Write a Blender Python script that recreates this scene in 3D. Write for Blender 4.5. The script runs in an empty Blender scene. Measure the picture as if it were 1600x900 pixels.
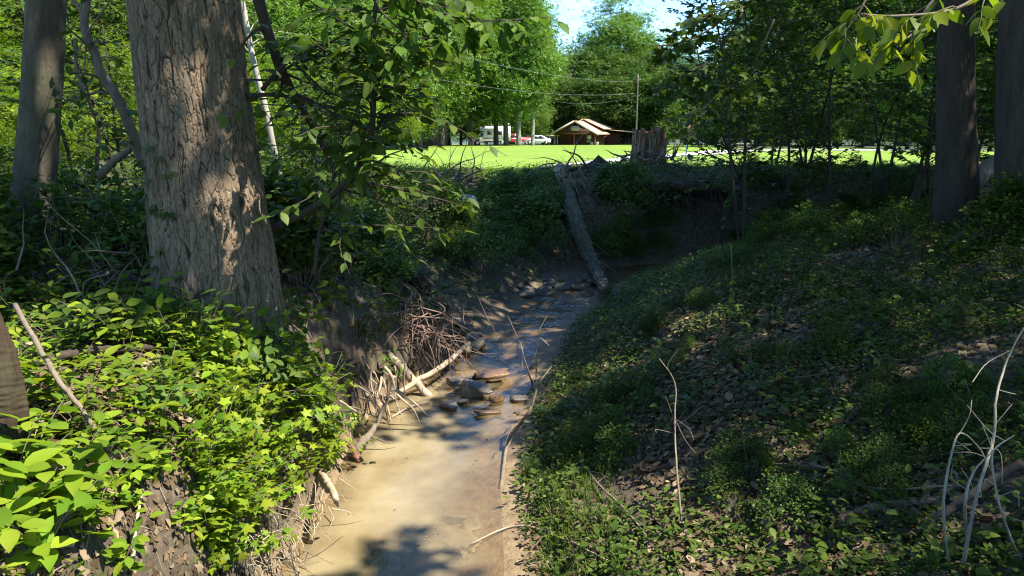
import bpy, math, random
import numpy as np
from mathutils import Vector, Matrix

R = np.random.default_rng(7)
random.seed(7)
scene = bpy.context.scene
COL = scene.collection
PI = math.pi

# ------------------------------------------------------------------ camera numbers
F = 1186.0                      # focal length in pixels of the 1600 px wide photograph
CAMZ = 3.0
PITCH = math.atan(245 / F)
SP, CP = math.sin(PITCH), math.cos(PITCH)
SUN = np.array([0.50, -0.20, 0.84]); SUN /= np.linalg.norm(SUN)


def ray(px, py):
    u, v = (px - 800) / F, (py - 450) / F
    return np.array([u, CP - v * SP, -SP - v * CP])


def at(px, py, D):
    d = ray(px, py)
    return np.array([0, 0, CAMZ]) + d * (D / d[1])


# ------------------------------------------------------------------ noise
def _h(ix, iy, iz, seed):
    n = (ix.astype(np.int64) * 374761393 + iy.astype(np.int64) * 668265263 + iz.astype(np.int64) * 1274126177 + seed * 974634777) & 0xFFFFFFFF
    n = ((n ^ (n >> 13)) * 1274126177) & 0xFFFFFFFF
    n = ((n ^ (n >> 16)) * 2246822519) & 0xFFFFFFFF
    return ((n ^ (n >> 15)) & 0xFFFFFF) / float(0xFFFFFF)


def vnoise(x, y, z=None, seed=0):
    x = np.asarray(x, float); y = np.asarray(y, float)
    z = np.zeros_like(x) if z is None else np.asarray(z, float)
    ix, iy, iz = np.floor(x), np.floor(y), np.floor(z)
    fx, fy, fz = x - ix, y - iy, z - iz
    fx, fy, fz = [f * f * (3 - 2 * f) for f in (fx, fy, fz)]
    o = 0
    for a in (0, 1):
        for b in (0, 1):
            for c in (0, 1):
                w = (fx if a else 1 - fx) * (fy if b else 1 - fy) * (fz if c else 1 - fz)
                o = o + w * _h(ix + a, iy + b, iz + c, seed)
    return o


def fbm(x, y, z=None, seed=0, oct=4):
    o, a, t = 0, 1.0, 0
    for k in range(oct):
        o = o + a * vnoise(np.asarray(x) * 2 ** k, np.asarray(y) * 2 ** k, None if z is None else np.asarray(z) * 2 ** k, seed + k)
        t += a; a *= .5
    return o / t


def sstep(a, b, x):
    t = np.clip((np.asarray(x, float) - a) / (b - a), 0, 1)
    return t * t * (3 - 2 * t)


# ------------------------------------------------------------------ terrain
CRK = np.array([  # x, y, half width
    (-.82, -6, .88), (-.82, 2, .84), (-.82, 4.7, .83), (-.80, 6.1, .76), (-.80, 7.3, .84), (-.55, 8.3, .80), (-.36, 9.0, .72),
    (-.16, 9.8, .66), (.28, 11.0, .58), (.82, 12.9, .62), (1.45, 14.3, .72), (2.3, 15.3, .7), (3.6, 15.9, .6), (6, 16.3, .6), (10, 16.4, .7), (18, 17.5, .9), (40, 20, 1)])
SEGL = np.linalg.norm(np.diff(CRK[:, :2], axis=0), axis=1)
CUM = np.concatenate([[0], np.cumsum(SEGL)])


def creek(x, y):
    """distance outside the water's edge (negative in the channel), side (+1 left / outer bank), arc position, half width"""
    x = np.asarray(x, float); y = np.asarray(y, float)
    best = np.full(x.shape, 1e9); side = np.ones(x.shape); s = np.zeros(x.shape); hw = np.ones(x.shape)
    for i in range(len(CRK) - 1):
        a, b = CRK[i], CRK[i + 1]
        dx, dy = b[0] - a[0], b[1] - a[1]; L2 = dx * dx + dy * dy
        t = np.clip(((x - a[0]) * dx + (y - a[1]) * dy) / L2, 0, 1)
        px, py = a[0] + t * dx, a[1] + t * dy
        d = np.hypot(x - px, y - py)
        m = d < best
        best = np.where(m, d, best)
        side = np.where(m, np.sign(dx * (y - py) - dy * (x - px)), side)
        s = np.where(m, CUM[i] + t * SEGL[i], s)
        hw = np.where(m, a[2] + t * (b[2] - a[2]), hw)
    return best - hw, side, s, hw


S9 = float(np.interp(9, CRK[:8, 1], CUM[:8]))


def water_z(s):
    return 0.14 * sstep(S9 - .6, S9 + 1.6, s) + .03 * sstep(S9 + 2, S9 + 5, s)


PF_NEAR = ([0, .10, .28, .5, 1.0, 2.2, 6, 20], [0, .55, 1.08, 1.34, 1.50, 1.66, 1.88, 2.2])
PF_MID = ([0, .5, 1.5, 3, 4.5, 6.2, 9, 20], [.04, .3, .76, 1.38, 1.68, 1.83, 1.88, 2.0])
PF_CUT = ([0, .35, .8, 1.5, 2.4, 4, 9, 20], [.06, .8, 1.4, 1.74, 1.84, 1.88, 1.9, 1.9])
PF_RIGHT = ([0, .3, .8, 1.7, 3, 5, 9, 20], [.02, .08, .30, .76, 1.22, 1.6, 1.84, 1.95])


def H(x, y, detail=True):
    x = np.asarray(x, float); y = np.asarray(y, float)
    nz = (vnoise(x * 1.3, y * 1.3, seed=5) - .5) * .30
    d, side, s, hw = creek(x, y)
    dd = np.maximum(d + nz * np.clip(d * 2, 0, 1), 0)
    wn = 1 - sstep(S9 - 1.2, S9 + 1.5, s)
    wc = sstep(S9 + 6.0, S9 + 8.2, s)
    left = np.interp(dd, *PF_NEAR) * wn + (1 - wn) * (np.interp(dd, *PF_MID) * (1 - wc) + np.interp(dd, *PF_CUT) * wc)
    right = np.interp(dd, *PF_RIGHT)
    z = np.where(side > 0, left, right) + water_z(s)
    t = np.clip(-d / hw, 0, 1)
    shallow = .70 + .30 * np.clip(side * (1 - t) * 1.6, -1, 1)
    dep = .30 * wn + .07 * (1 - wn)
    z = np.where(d < 0, water_z(s) + .02 - dep * shallow * (1 - (1 - t) ** 2), z)
    far = np.interp(y, [0, 21, 45, 60, 118, 150, 260, 600], [1.88, 1.88, 1.76, 1.62, .95, .1, 0, 6])
    wf = sstep(19, 23, y)
    lf = z * (1 - wf) + (far + (vnoise(x * .11, y * .11, seed=9) - .5) * .25 * (y < 200)) * wf
    # wooded slope rising on the far left
    lf = lf + sstep(14, 46, -x) * sstep(10, 30, y) * 5.0 + sstep(60, 200, np.abs(x)) * 8
    lf = lf + .16 * np.exp(-(((x - 3.62) / 1.1) ** 2 + ((y - 19.9) / 1.0) ** 2)) + .06 * np.exp(-(((x + 2.45) / .9) ** 2 + ((y - 5.9) / 1.1) ** 2)) * sstep(.02, .3, d)
    if detail:
        amp = np.where(d < 0, .35, 1.0) * (1 - wf * .9)
        lf = lf + ((fbm(x * 2.2, y * 2.2, seed=1, oct=3) - .5) * .16 + (vnoise(x * 9, y * 9, seed=3) - .5) * .035) * amp * np.clip(np.abs(d) * 3 + .15, 0, 1)
    return lf


def gz(x, y):
    return float(H(np.array([x]), np.array([y]))[0])


_T = np.concatenate([np.arange(1.5, 24, .03), np.arange(24, 200, .25)])


def gp(px, py):
    d = ray(px, py)
    P = np.array([0, 0, CAMZ]) + _T[:, None] * d
    z = H(P[:, 0], P[:, 1])
    k = np.argmax(P[:, 2] <= z)
    return P[k]


# ------------------------------------------------------------------ mesh helpers
class Geo:
    def __init__(self):
        self.V, self.F, self.R, self.n = [], [], [], 0

    def add(self, V, Fs, r=None):
        V = np.asarray(V, float).reshape(-1, 3)
        if not isinstance(Fs, (list, tuple)):
            Fs = [Fs]
        for f in Fs:
            f = np.asarray(f, np.int64)
            if f.ndim == 1:
                f = f[None]
            self.F.append(f + self.n)
            rr = np.full(len(f), .5) if r is None else (np.full(len(f), r) if np.isscalar(r) else np.repeat(np.asarray(r), len(f) // len(r)))
            self.R.append(rr)
        self.V.append(V); self.n += len(V)
        return self

    def mesh(self, name, mat, smooth=False, point_attrs=None):
        me = bpy.data.meshes.new(name)
        V = np.concatenate(self.V)
        loops = np.concatenate([f.ravel() for f in self.F])
        tot = np.concatenate([np.full(len(f), f.shape[1]) for f in self.F])
        start = np.concatenate([[0], np.cumsum(tot)[:-1]])
        me.vertices.add(len(V)); me.vertices.foreach_set('co', V.ravel())
        me.loops.add(len(loops)); me.loops.foreach_set('vertex_index', loops.astype(np.int32))
        me.polygons.add(len(tot)); me.polygons.foreach_set('loop_start', start.astype(np.int32)); me.polygons.foreach_set('loop_total', tot.astype(np.int32))
        if smooth:
            me.polygons.foreach_set('use_smooth', np.ones(len(tot), bool))
        me.update(calc_edges=True)
        a = me.attributes.new('rnd', 'FLOAT', 'FACE'); a.data.foreach_set('value', np.concatenate(self.R).astype(np.float32))
        for k, v in (point_attrs or {}).items():
            a = me.attributes.new(k, 'FLOAT', 'POINT'); a.data.foreach_set('value', np.asarray(v, np.float32))
        me.validate()
        if mat:
            me.materials.append(mat)
        return me

    def obj(self, name, mat, parent=None, smooth=False, **kw):
        o = bpy.data.objects.new(name, self.mesh(name, mat, smooth, kw.pop('point_attrs', None)))
        COL.objects.link(o)
        if parent is not None:
            o.parent = parent
        tag(o, **kw)
        return o


def tag(o, label=None, cat=None, group=None, kind=None):
    if label: o['label'] = label
    if cat: o['category'] = cat
    if group: o['group'] = group
    if kind: o['kind'] = kind
    return o


def empty(name, loc=(0, 0, 0), rz=0, **kw):
    o = bpy.data.objects.new(name, None); COL.objects.link(o)
    o.location = [float(c) for c in loc]; o.rotation_euler = (0, 0, rz)
    o.empty_display_size = .2
    return tag(o, **kw)


def dup(root, loc, rz=0, sc=1.0, label=None, group=None, rot=None):
    r = root.copy(); COL.objects.link(r)
    place(r, loc, rz, sc, rot)
    if label: r['label'] = label
    if group: r['group'] = group
    for ch in list(root.children):
        c = ch.copy(); COL.objects.link(c); c.parent = r
        for g in list(ch.children):
            d = g.copy(); COL.objects.link(d); d.parent = c
    return r


def place(r, loc, rz=0, sc=1.0, rot=None):
    r.location = [float(c) for c in loc]
    r.rotation_euler = rot if rot is not None else (0, 0, rz)
    r.scale = (sc, sc, sc) if np.isscalar(sc) else sc


def norm(v):
    v = np.asarray(v, float)
    return v / np.maximum(np.linalg.norm(v, axis=-1, keepdims=True), 1e-9)


def smooth_path(P, n):
    P = np.asarray(P, float)
    if len(P) < 3:
        return np.linspace(P[0], P[-1], n)
    t = np.arange(len(P)); tt = np.linspace(0, len(P) - 1, n)
    Q = np.concatenate([[2 * P[0] - P[1]], P, [2 * P[-1] - P[-2]]])
    i = np.minimum(tt.astype(int), len(P) - 2); f = (tt - i)[:, None]
    a, b, c, d = Q[i], Q[i + 1], Q[i + 2], Q[i + 3]
    return .5 * (2 * b + (c - a) * f + (2 * a - 5 * b + 4 * c - d) * f ** 2 + (3 * b - a - 3 * c + d) * f ** 3)


def tube(g, P, r, sides=6, caps=True, rnd=.5, rough=0, seed=0, ridge=0):
    P = np.asarray(P, float); n = len(P)
    r = np.broadcast_to(np.asarray(r, float), (n,)) if np.ndim(r) == 0 or len(np.atleast_1d(r)) == n else np.interp(np.linspace(0, 1, n), np.linspace(0, 1, len(r)), r)
    T = norm(np.gradient(P, axis=0))
    up = np.array([0, 0, 1.0]) if abs(T[0][2]) < .9 else np.array([1.0, 0, 0])
    N = np.zeros_like(P); N[0] = norm(np.cross(T[0], up))
    for i in range(1, n):
        v = N[i - 1] - T[i] * np.dot(N[i - 1], T[i]); N[i] = norm(v)
    B = np.cross(T, N)
    a = np.linspace(0, 2 * PI, sides, endpoint=False)
    rr = r[:, None] * np.ones(sides)
    if rough:
        rr = rr * (1 + rough * (vnoise(np.arange(n)[:, None] * .9 + 0 * a, np.cos(a)[None] * 1.5 + 7, np.sin(a)[None] * 1.5 + seed * 3.1, seed) - .5) * 2)
    if ridge:
        hh = np.concatenate([[0], np.cumsum(np.linalg.norm(np.diff(P, axis=0), axis=1))])[:, None] + 0 * a
        rr = rr * (1 + ridge * 2 * (fbm(np.cos(a)[None] * 5 + 0 * hh + 9, np.sin(a)[None] * 5 + 0 * hh + 9, hh * 3.5, seed=seed, oct=4) - .5) - ridge * .8 * (1 - sstep(0, .07, np.abs(fbm(np.cos(a)[None] * 4 + 0 * hh + 3, np.sin(a)[None] * 4 + 0 * hh + 3, hh * 1.3, seed=seed + 5, oct=2) - .5))))
    V = P[:, None] + rr[..., None] * (np.cos(a)[None, :, None] * N[:, None] + np.sin(a)[None, :, None] * B[:, None])
    idx = np.arange(n * sides).reshape(n, sides)
    q = np.stack([idx[:-1], np.roll(idx[:-1], -1, 1), np.roll(idx[1:], -1, 1), idx[1:]], -1).reshape(-1, 4)
    Fs = [q]; V = V.reshape(-1, 3)
    if caps:
        V = np.concatenate([V, P[:1], P[-1:]]); c0, c1 = n * sides, n * sides + 1
        Fs.append(np.stack([np.roll(idx[0], -1), idx[0], np.full(sides, c0)], -1))
        Fs.append(np.stack([idx[-1], np.roll(idx[-1], -1), np.full(sides, c1)], -1))
    g.add(V, Fs, rnd)


def box(g, lo, hi, M=None, rnd=.5):
    x0, y0, z0 = lo; x1, y1, z1 = hi
    V = np.array([(x0, y0, z0), (x1, y0, z0), (x1, y1, z0), (x0, y1, z0), (x0, y0, z1), (x1, y0, z1), (x1, y1, z1), (x0, y1, z1)], float)
    g.add(V, np.array([(3, 2, 1, 0), (4, 5, 6, 7), (0, 1, 5, 4), (1, 2, 6, 5), (2, 3, 7, 6), (3, 0, 4, 7)]), rnd)


def prism(g, prof, w0, w1, axis='y', inset=0.0):
    """extrude a side outline (u, z) from w0 to w1 along y (or x)"""
    p = np.asarray(prof, float); n = len(p)
    def ring(w):
        return np.stack([p[:, 0], np.full(n, w), p[:, 1]], -1) if axis == 'y' else np.stack([np.full(n, w), p[:, 0], p[:, 1]], -1)
    V = np.concatenate([ring(w0), ring(w1)])
    i = np.arange(n); j = (i + 1) % n
    g.add(V, [np.stack([i, j, j + n, i + n], -1), i[::-1][None], (i + n)[None]])


# leaf templates: x along the leaf, y sideways, z up
def tmpl(kind):
    if kind == 'ovate':
        st = [(0, 0), (.15, .17), (.36, .265), (.60, .225), (.82, .11), (1.0, 0)]
        V = [(x, 0, -.14 * x * x) for x, w in st]; nL = len(st)
        V += [(x, w, -.14 * x * x + .22 * w) for x, w in st[1:-1]] + [(x, -w, -.14 * x * x + .22 * w) for x, w in st[1:-1]]
        l, r = nL - 1, nL - 1 + nL - 2      # side vertex k sits at l + k / r + k for k = 1..nL-2
        tri = [(0, 1, l + 1), (nL - 2, nL - 1, l + nL - 2), (1, 0, r + 1), (nL - 1, nL - 2, r + nL - 2)]
        quad = [(k, k + 1, l + k + 1, l + k) for k in range(1, nL - 2)] + [(k + 1, k, r + k, r + k + 1) for k in range(1, nL - 2)]
        return np.array(V), [np.array(tri), np.array(quad)]
    if kind == 'diamond':
        return np.array([(0, 0, 0), (.45, -.3, .08), (1, 0, -.06), (.45, .3, .08)]), [np.array([(0, 1, 2, 3)])]
    if kind == 'blob':   # a spray of leaves seen from far: three leaf-like blades
        V, Fq = [], []
        for k, (a, l) in enumerate(((0, 1.0), (1.9, .8), (-2.1, .85))):
            ca, sa = math.cos(a), math.sin(a); b = len(V)
            for (x, y, z) in ((0, 0, 0), (.45, -.3, .1), (1, 0, -.1), (.45, .3, .1)):
                V.append(((x * ca - y * sa) * l, (x * sa + y * ca) * l, z + (k - 1) * .18))
            Fq.append((b, b + 1, b + 2, b + 3))
        return np.array(V), [np.array(Fq)]
    if kind == 'maple':
        pts = []
        lob = [(-150, .35), (-118, .62), (-95, .34), (-62, .86), (-42, .62), (-30, .48), (-16, .72), (0, 1.0), (16, .72), (30, .48), (42, .62), (62, .86), (95, .34), (118, .62), (150, .35)]
        for a, r in lob:
            a = math.radians(a); pts.append((.28 + .72 * r * math.cos(a) * .95, .72 * r * math.sin(a), -.10 * r * r))
        V = [(.28, 0, .03)] + pts
        n = len(pts)
        return np.array(V), [np.array([(0, i + 1, i + 2) for i in range(n - 1)] + [(0, n, 1)])]
    if kind == 'creeper':
        V, Fq = [], []
        for a, l in ((-105, .62), (-55, .85), (0, 1.0), (55, .85), (105, .62)):
            a = math.radians(a); ca, sa = math.cos(a), math.sin(a); b = len(V)
            for (x, y, z) in ((0, 0, 0), (.35, -.14, .03), (.65, -.19, .02), (1, 0, -.14), (.65, .19, .02), (.35, .14, .03)):
                V.append(((x * ca - y * sa) * l, (x * sa + y * ca) * l, z))
            Fq.append((b, b + 1, b + 2, b + 3)); Fq.append((b, b + 3, b + 4, b + 5))
        return np.array(V), [np.array(Fq)]
    if kind == 'curl':   # dead leaf, curled
        V = [(0, 0, 0), (.3, -.3, .16), (.7, -.26, .2), (1, 0, .1), (.7, .26, .14), (.3, .3, .22), (.5, 0, 0)]
        return np.array(V), [np.array([(6, 0, 1), (6, 1, 2), (6, 2, 3), (6, 3, 4), (6, 4, 5), (6, 5, 0)])]
    if kind == 'blade':
        return np.array([(0, -.03, 0), (0, .03, 0), (.5, .028, .12), (.5, -.028, .12), (1, 0, 0)]), [np.array([(0, 3, 2, 1)]), np.array([(3, 4, 2)])]


TM = {k: tmpl(k) for k in ('ovate', 'diamond', 'blob', 'maple', 'creeper', 'curl', 'blade')}


def leaves(g, P, A, N, size, kind='ovate', rnd=None):
    """P base points, A axis, N normal, size length"""
    P = np.asarray(P, float).reshape(-1, 3); n = len(P)
    if n == 0:
        return
    A = norm(A); S = norm(np.cross(N, A)); N2 = np.cross(A, S)
    V0, F0 = TM[kind]
    size = np.broadcast_to(np.asarray(size, float), (n,))
    wob = R.uniform(.82, 1.2, n)
    V = P[:, None] + size[:, None, None] * (V0[None, :, :1] * A[:, None] + V0[None, :, 1:2] * S[:, None] * wob[:, None, None] + V0[None, :, 2:] * N2[:, None])
    k = len(V0)
    rr = R.random(n) if rnd is None else np.clip(np.broadcast_to(rnd, (n,)) + R.normal(0, .12, n), 0, 1)
    off = (np.arange(n) * k)[:, None, None]
    Fs = [(f[None] + off).reshape(-1, f.shape[1]) for f in F0]
    g.V.append(V.reshape(-1, 3))
    for f, f0 in zip(Fs, F0):
        g.F.append(f + g.n); g.R.append(np.repeat(rr, len(f0)))
    g.n += n * k


def rdir(n, flat=1.0):
    v = R.normal(size=(n, 3)); v[:, 2] *= flat
    return norm(v)


# ------------------------------------------------------------------ materials
def mat(name):
    m = bpy.data.materials.new(name); m.use_nodes = True
    nt = m.node_tree; nt.nodes.clear()
    return m, nt, nt.nodes, nt.links


def ramp(nd, lk, src, stops, interp='LINEAR'):
    r = nd.new('ShaderNodeValToRGB'); e = r.color_ramp.elements; r.color_ramp.interpolation = interp
    while len(e) < len(stops): e.new(.5)
    for el, (p, c) in zip(e, stops):
        el.position = p; el.color = (*c, 1) if len(c) == 3 else c
    lk.new(src, r.inputs[0])
    return r.outputs[0]


def noise(nd, lk, vec, scale, detail=6, rough=.6, stretch=None, dist=0):
    if stretch is not None:
        mp = nd.new('ShaderNodeMapping'); mp.inputs['Scale'].default_value = stretch; lk.new(vec, mp.inputs[0]); vec = mp.outputs[0]
    n = nd.new('ShaderNodeTexNoise'); n.inputs['Scale'].default_value = scale; n.inputs['Detail'].default_value = detail; n.inputs['Roughness'].default_value = rough
    n.inputs['Distortion'].default_value = dist
    lk.new(vec, n.inputs['Vector'])
    return n.outputs[0]


def mixc(nd, lk, f, a, b, mode='MIX'):
    x = nd.new('ShaderNodeMix'); x.data_type = 'RGBA'; x.blend_type = mode
    for s, v in ((x.inputs[0], f), (x.inputs[6], a), (x.inputs[7], b)):
        if hasattr(v, 'links'): lk.new(v, s)
        elif np.isscalar(v): s.default_value = v
        else: s.default_value = (*v, 1)
    return x.outputs[2]


def math_(nd, lk, op, a, b=None, clamp=False):
    x = nd.new('ShaderNodeMath'); x.operation = op; x.use_clamp = clamp
    for s, v in zip(x.inputs, (a, b)):
        if v is None: continue
        if hasattr(v, 'links'): lk.new(v, s)
        else: s.default_value = v
    return x.outputs[0]


def leaf_mat(name, lo, mid, hi, trans=.4, rough=.5, spec=.2):
    m, nt, nd, lk = mat(name)
    at_ = nd.new('ShaderNodeAttribute'); at_.attribute_name = 'rnd'
    c = ramp(nd, lk, at_.outputs['Fac'], [(0, lo), (.55, mid), (1, hi)])
    oi = nd.new('ShaderNodeObjectInfo')
    hs = nd.new('ShaderNodeHueSaturation')
    v = nd.new('ShaderNodeMapRange'); lk.new(oi.outputs['Random'], v.inputs[0]); v.inputs[3].default_value = .82; v.inputs[4].default_value = 1.18
    hh = nd.new('ShaderNodeMapRange'); lk.new(oi.outputs['Random'], hh.inputs[0]); hh.inputs[3].default_value = .488; hh.inputs[4].default_value = .512
    lk.new(v.outputs[0], hs.inputs['Value']); lk.new(hh.outputs[0], hs.inputs['Hue']); lk.new(c, hs.inputs['Color'])
    p = nd.new('ShaderNodeBsdfPrincipled'); p.inputs['Roughness'].default_value = rough; p.inputs['Specular IOR Level'].default_value = spec
    lk.new(hs.outputs[0], p.inputs['Base Color'])
    t = nd.new('ShaderNodeBsdfTranslucent')
    tc = mixc(nd, lk, 1.0, hs.outputs[0], (1.25, 1.3, .55), 'MULTIPLY'); lk.new(tc, t.inputs[0])
    x = nd.new('ShaderNodeMixShader'); x.inputs[0].default_value = trans
    lk.new(p.outputs[0], x.inputs[1]); lk.new(t.outputs[0], x.inputs[2])
    o = nd.new('ShaderNodeOutputMaterial'); lk.new(x.outputs[0], o.inputs[0])
    return m


def bark_mat(name, dark, light, scale=9, stretch=(1, 1, .22), bump=.6, moss=None, attr=None):
    m, nt, nd, lk = mat(name)
    tc = nd.new('ShaderNodeTexCoord'); v = tc.outputs['Object']
    n1 = noise(nd, lk, v, scale, 8, .65, stretch, .4)
    n2 = noise(nd, lk, v, scale * 5, 5, .7, stretch)
    f = math_(nd, lk, 'MULTIPLY_ADD', n2, .4); nd[-1].inputs[2].default_value = 0
    f = math_(nd, lk, 'ADD', math_(nd, lk, 'MULTIPLY', n1, .7), math_(nd, lk, 'MULTIPLY', n2, .3))
    c = ramp(nd, lk, f, [(.32, dark), (.66, light)])
    if attr:
        a = nd.new('ShaderNodeAttribute'); a.attribute_name = attr
        c = mixc(nd, lk, a.outputs['Fac'], tuple(x * .45 for x in dark), c)
    if moss:
        n3 = noise(nd, lk, v, 1.6, 4, .6)
        k = ramp(nd, lk, n3, [(.5, (0, 0, 0)), (.68, (1, 1, 1))])
        c = mixc(nd, lk, math_(nd, lk, 'MULTIPLY', k, .55), c, moss)
    p = nd.new('ShaderNodeBsdfPrincipled'); p.inputs['Roughness'].default_value = .88; p.inputs['Specular IOR Level'].default_value = .15
    lk.new(c, p.inputs['Base Color'])
    b = nd.new('ShaderNodeBump'); b.inputs['Strength'].default_value = bump; b.inputs['Distance'].default_value = .02
    lk.new(f, b.inputs['Height']); lk.new(b.outputs[0], p.inputs['Normal'])
    o = nd.new('ShaderNodeOutputMaterial'); lk.new(p.outputs[0], o.inputs[0])
    return m


def plain(name, col, rough=.6, var=.12, scale=6, metal=0, spec=.4, stretch=None):
    m, nt, nd, lk = mat(name)
    tc = nd.new('ShaderNodeTexCoord')
    n = noise(nd, lk, tc.outputs['Object'], scale, 5, .6, stretch)
    c = ramp(nd, lk, n, [(.3, tuple(x * (1 - var) for x in col)), (.7, tuple(min(1, x * (1 + var)) for x in col))])
    p = nd.new('ShaderNodeBsdfPrincipled'); p.inputs['Roughness'].default_value = rough; p.inputs['Metallic'].default_value = metal; p.inputs['Specular IOR Level'].default_value = spec
    lk.new(c, p.inputs['Base Color'])
    o = nd.new('ShaderNodeOutputMaterial'); lk.new(p.outputs[0], o.inputs[0])
    return m


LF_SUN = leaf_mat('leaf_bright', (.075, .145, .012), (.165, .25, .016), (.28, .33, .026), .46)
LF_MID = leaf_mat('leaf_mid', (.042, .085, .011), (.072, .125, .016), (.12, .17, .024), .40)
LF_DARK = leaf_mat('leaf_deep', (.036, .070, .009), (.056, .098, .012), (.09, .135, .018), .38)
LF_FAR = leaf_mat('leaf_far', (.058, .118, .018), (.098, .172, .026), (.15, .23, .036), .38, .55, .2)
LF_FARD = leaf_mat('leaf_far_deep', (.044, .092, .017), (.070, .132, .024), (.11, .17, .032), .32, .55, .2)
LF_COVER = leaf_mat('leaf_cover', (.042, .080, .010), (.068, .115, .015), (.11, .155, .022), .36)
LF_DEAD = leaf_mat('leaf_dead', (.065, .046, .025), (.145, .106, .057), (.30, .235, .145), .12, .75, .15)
BK_BIG = bark_mat('bark_furrowed', (.085, .058, .037), (.28, .205, .135), 14, attr='furrow', moss=(.075, .085, .04))
BK_SMOOTH = bark_mat('bark_smooth', (.055, .045, .031), (.135, .112, .08), 5, (1, 1, .5), .4, moss=(.07, .08, .035))
BK_DARK = bark_mat('bark_dark', (.028, .022, .017), (.075, .06, .045), 9)
BK_PALE = bark_mat('bark_pale', (.19, .175, .14), (.42, .39, .33), 4, (1, 1, .5), .3)
BK_TWIG = bark_mat('bark_twig', (.10, .075, .055), (.24, .19, .14), 14)
DRIFT = bark_mat('driftwood', (.22, .165, .11), (.44, .355, .25), 12, (1, 1, .3), .4)
DEADW = bark_mat('dead_wood', (.09, .068, .048), (.23, .185, .14), 12, (1, 1, .3), .6)
ROOTM = bark_mat('root_fibre', (.10, .065, .05), (.25, .17, .13), 14, (1, 1, .4), .4)
CUTW = bark_mat('cut_wood', (.17, .145, .095), (.30, .25, .17), 10, (1, 1, 1), .2)
REDW = bark_mat('red_wood', (.13, .06, .04), (.29, .155, .10), 8, (1, 1, .3), .5)


def ground_material():
    m, nt, nd, lk = mat('forest_floor')
    g = nd.new('ShaderNodeNewGeometry'); v = g.outputs['Position']
    n1 = noise(nd, lk, v, 2.2, 8, .62); n2 = noise(nd, lk, v, 14, 8, .7); n3 = noise(nd, lk, v, 60, 4, .7)
    c = ramp(nd, lk, n2, [(.28, (.040, .029, .020)), (.5, (.085, .062, .043)), (.72, (.16, .12, .085))])
    c2 = ramp(nd, lk, n3, [(.3, (.05, .036, .026)), (.7, (.15, .115, .082))])
    c = mixc(nd, lk, .45, c, c2)
    vo = nd.new('ShaderNodeTexVoronoi'); vo.inputs['Scale'].default_value = 17; lk.new(v, vo.inputs['Vector'])
    cv = ramp(nd, lk, vo.outputs['Color'], [(.2, (.05, .036, .025)), (.55, (.11, .08, .056)), (.9, (.20, .155, .11))])
    c = mixc(nd, lk, .4, c, cv)
    gm = ramp(nd, lk, n1, [(.5, (0, 0, 0)), (.7, (1, 1, 1))])
    c = mixc(nd, lk, math_(nd, lk, 'MULTIPLY', gm, .45), c, (.05, .075, .022))
    # wet sandy mud by the water
    sx = nd.new('ShaderNodeSeparateXYZ'); lk.new(v, sx.inputs[0])
    zz = math_(nd, lk, 'ADD', sx.outputs[2], math_(nd, lk, 'MULTIPLY', n1, .25))
    w = nd.new('ShaderNodeMapRange'); lk.new(zz, w.inputs[0]); w.inputs[1].default_value = .42; w.inputs[2].default_value = .16
    mud = ramp(nd, lk, n2, [(.3, (.14, .098, .055)), (.7, (.30, .215, .125))])
    c = mixc(nd, lk, w.outputs[0], c, mud)
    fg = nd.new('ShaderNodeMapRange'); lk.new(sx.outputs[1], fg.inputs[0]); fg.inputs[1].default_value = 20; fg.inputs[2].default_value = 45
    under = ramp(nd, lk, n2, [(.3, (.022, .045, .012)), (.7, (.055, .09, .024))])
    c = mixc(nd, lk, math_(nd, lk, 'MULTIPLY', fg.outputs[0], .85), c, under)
    p = nd.new('ShaderNodeBsdfPrincipled'); p.inputs['Specular IOR Level'].default_value = .25
    lk.new(c, p.inputs['Base Color'])
    rr = nd.new('ShaderNodeMapRange'); lk.new(w.outputs[0], rr.inputs[0]); rr.inputs[3].default_value = .95; rr.inputs[4].default_value = .5
    lk.new(rr.outputs[0], p.inputs['Roughness'])
    b = nd.new('ShaderNodeBump'); b.inputs['Strength'].default_value = .8; b.inputs['Distance'].default_value = .03
    lk.new(math_(nd, lk, 'ADD', n2, math_(nd, lk, 'MULTIPLY', n3, .4)), b.inputs['Height']); lk.new(b.outputs[0], p.inputs['Normal'])
    o = nd.new('ShaderNodeOutputMaterial'); lk.new(p.outputs[0], o.inputs[0])
    return m


def lawn_material():
    m, nt, nd, lk = mat('mown_grass')
    g = nd.new('ShaderNodeNewGeometry'); v = g.outputs['Position']
    n1 = noise(nd, lk, v, .18, 5, .6); n2 = noise(nd, lk, v, 3.5, 8, .75)
    c = ramp(nd, lk, n1, [(.35, (.115, .185, .026)), (.65, (.175, .245, .034))])
    c2 = ramp(nd, lk, n2, [(.3, (.085, .15, .02)), (.7, (.20, .27, .045))])
    c = mixc(nd, lk, .5, c, c2)
    p = nd.new('ShaderNodeBsdfPrincipled'); p.inputs['Roughness'].default_value = .9; p.inputs['Specular IOR Level'].default_value = .1
    lk.new(c, p.inputs['Base Color'])
    b = nd.new('ShaderNodeBump'); b.inputs['Strength'].default_value = .5; b.inputs['Distance'].default_value = .05
    lk.new(n2, b.inputs['Height']); lk.new(b.outputs[0], p.inputs['Normal'])
    o = nd.new('ShaderNodeOutputMaterial'); lk.new(p.outputs[0], o.inputs[0])
    return m


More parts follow.
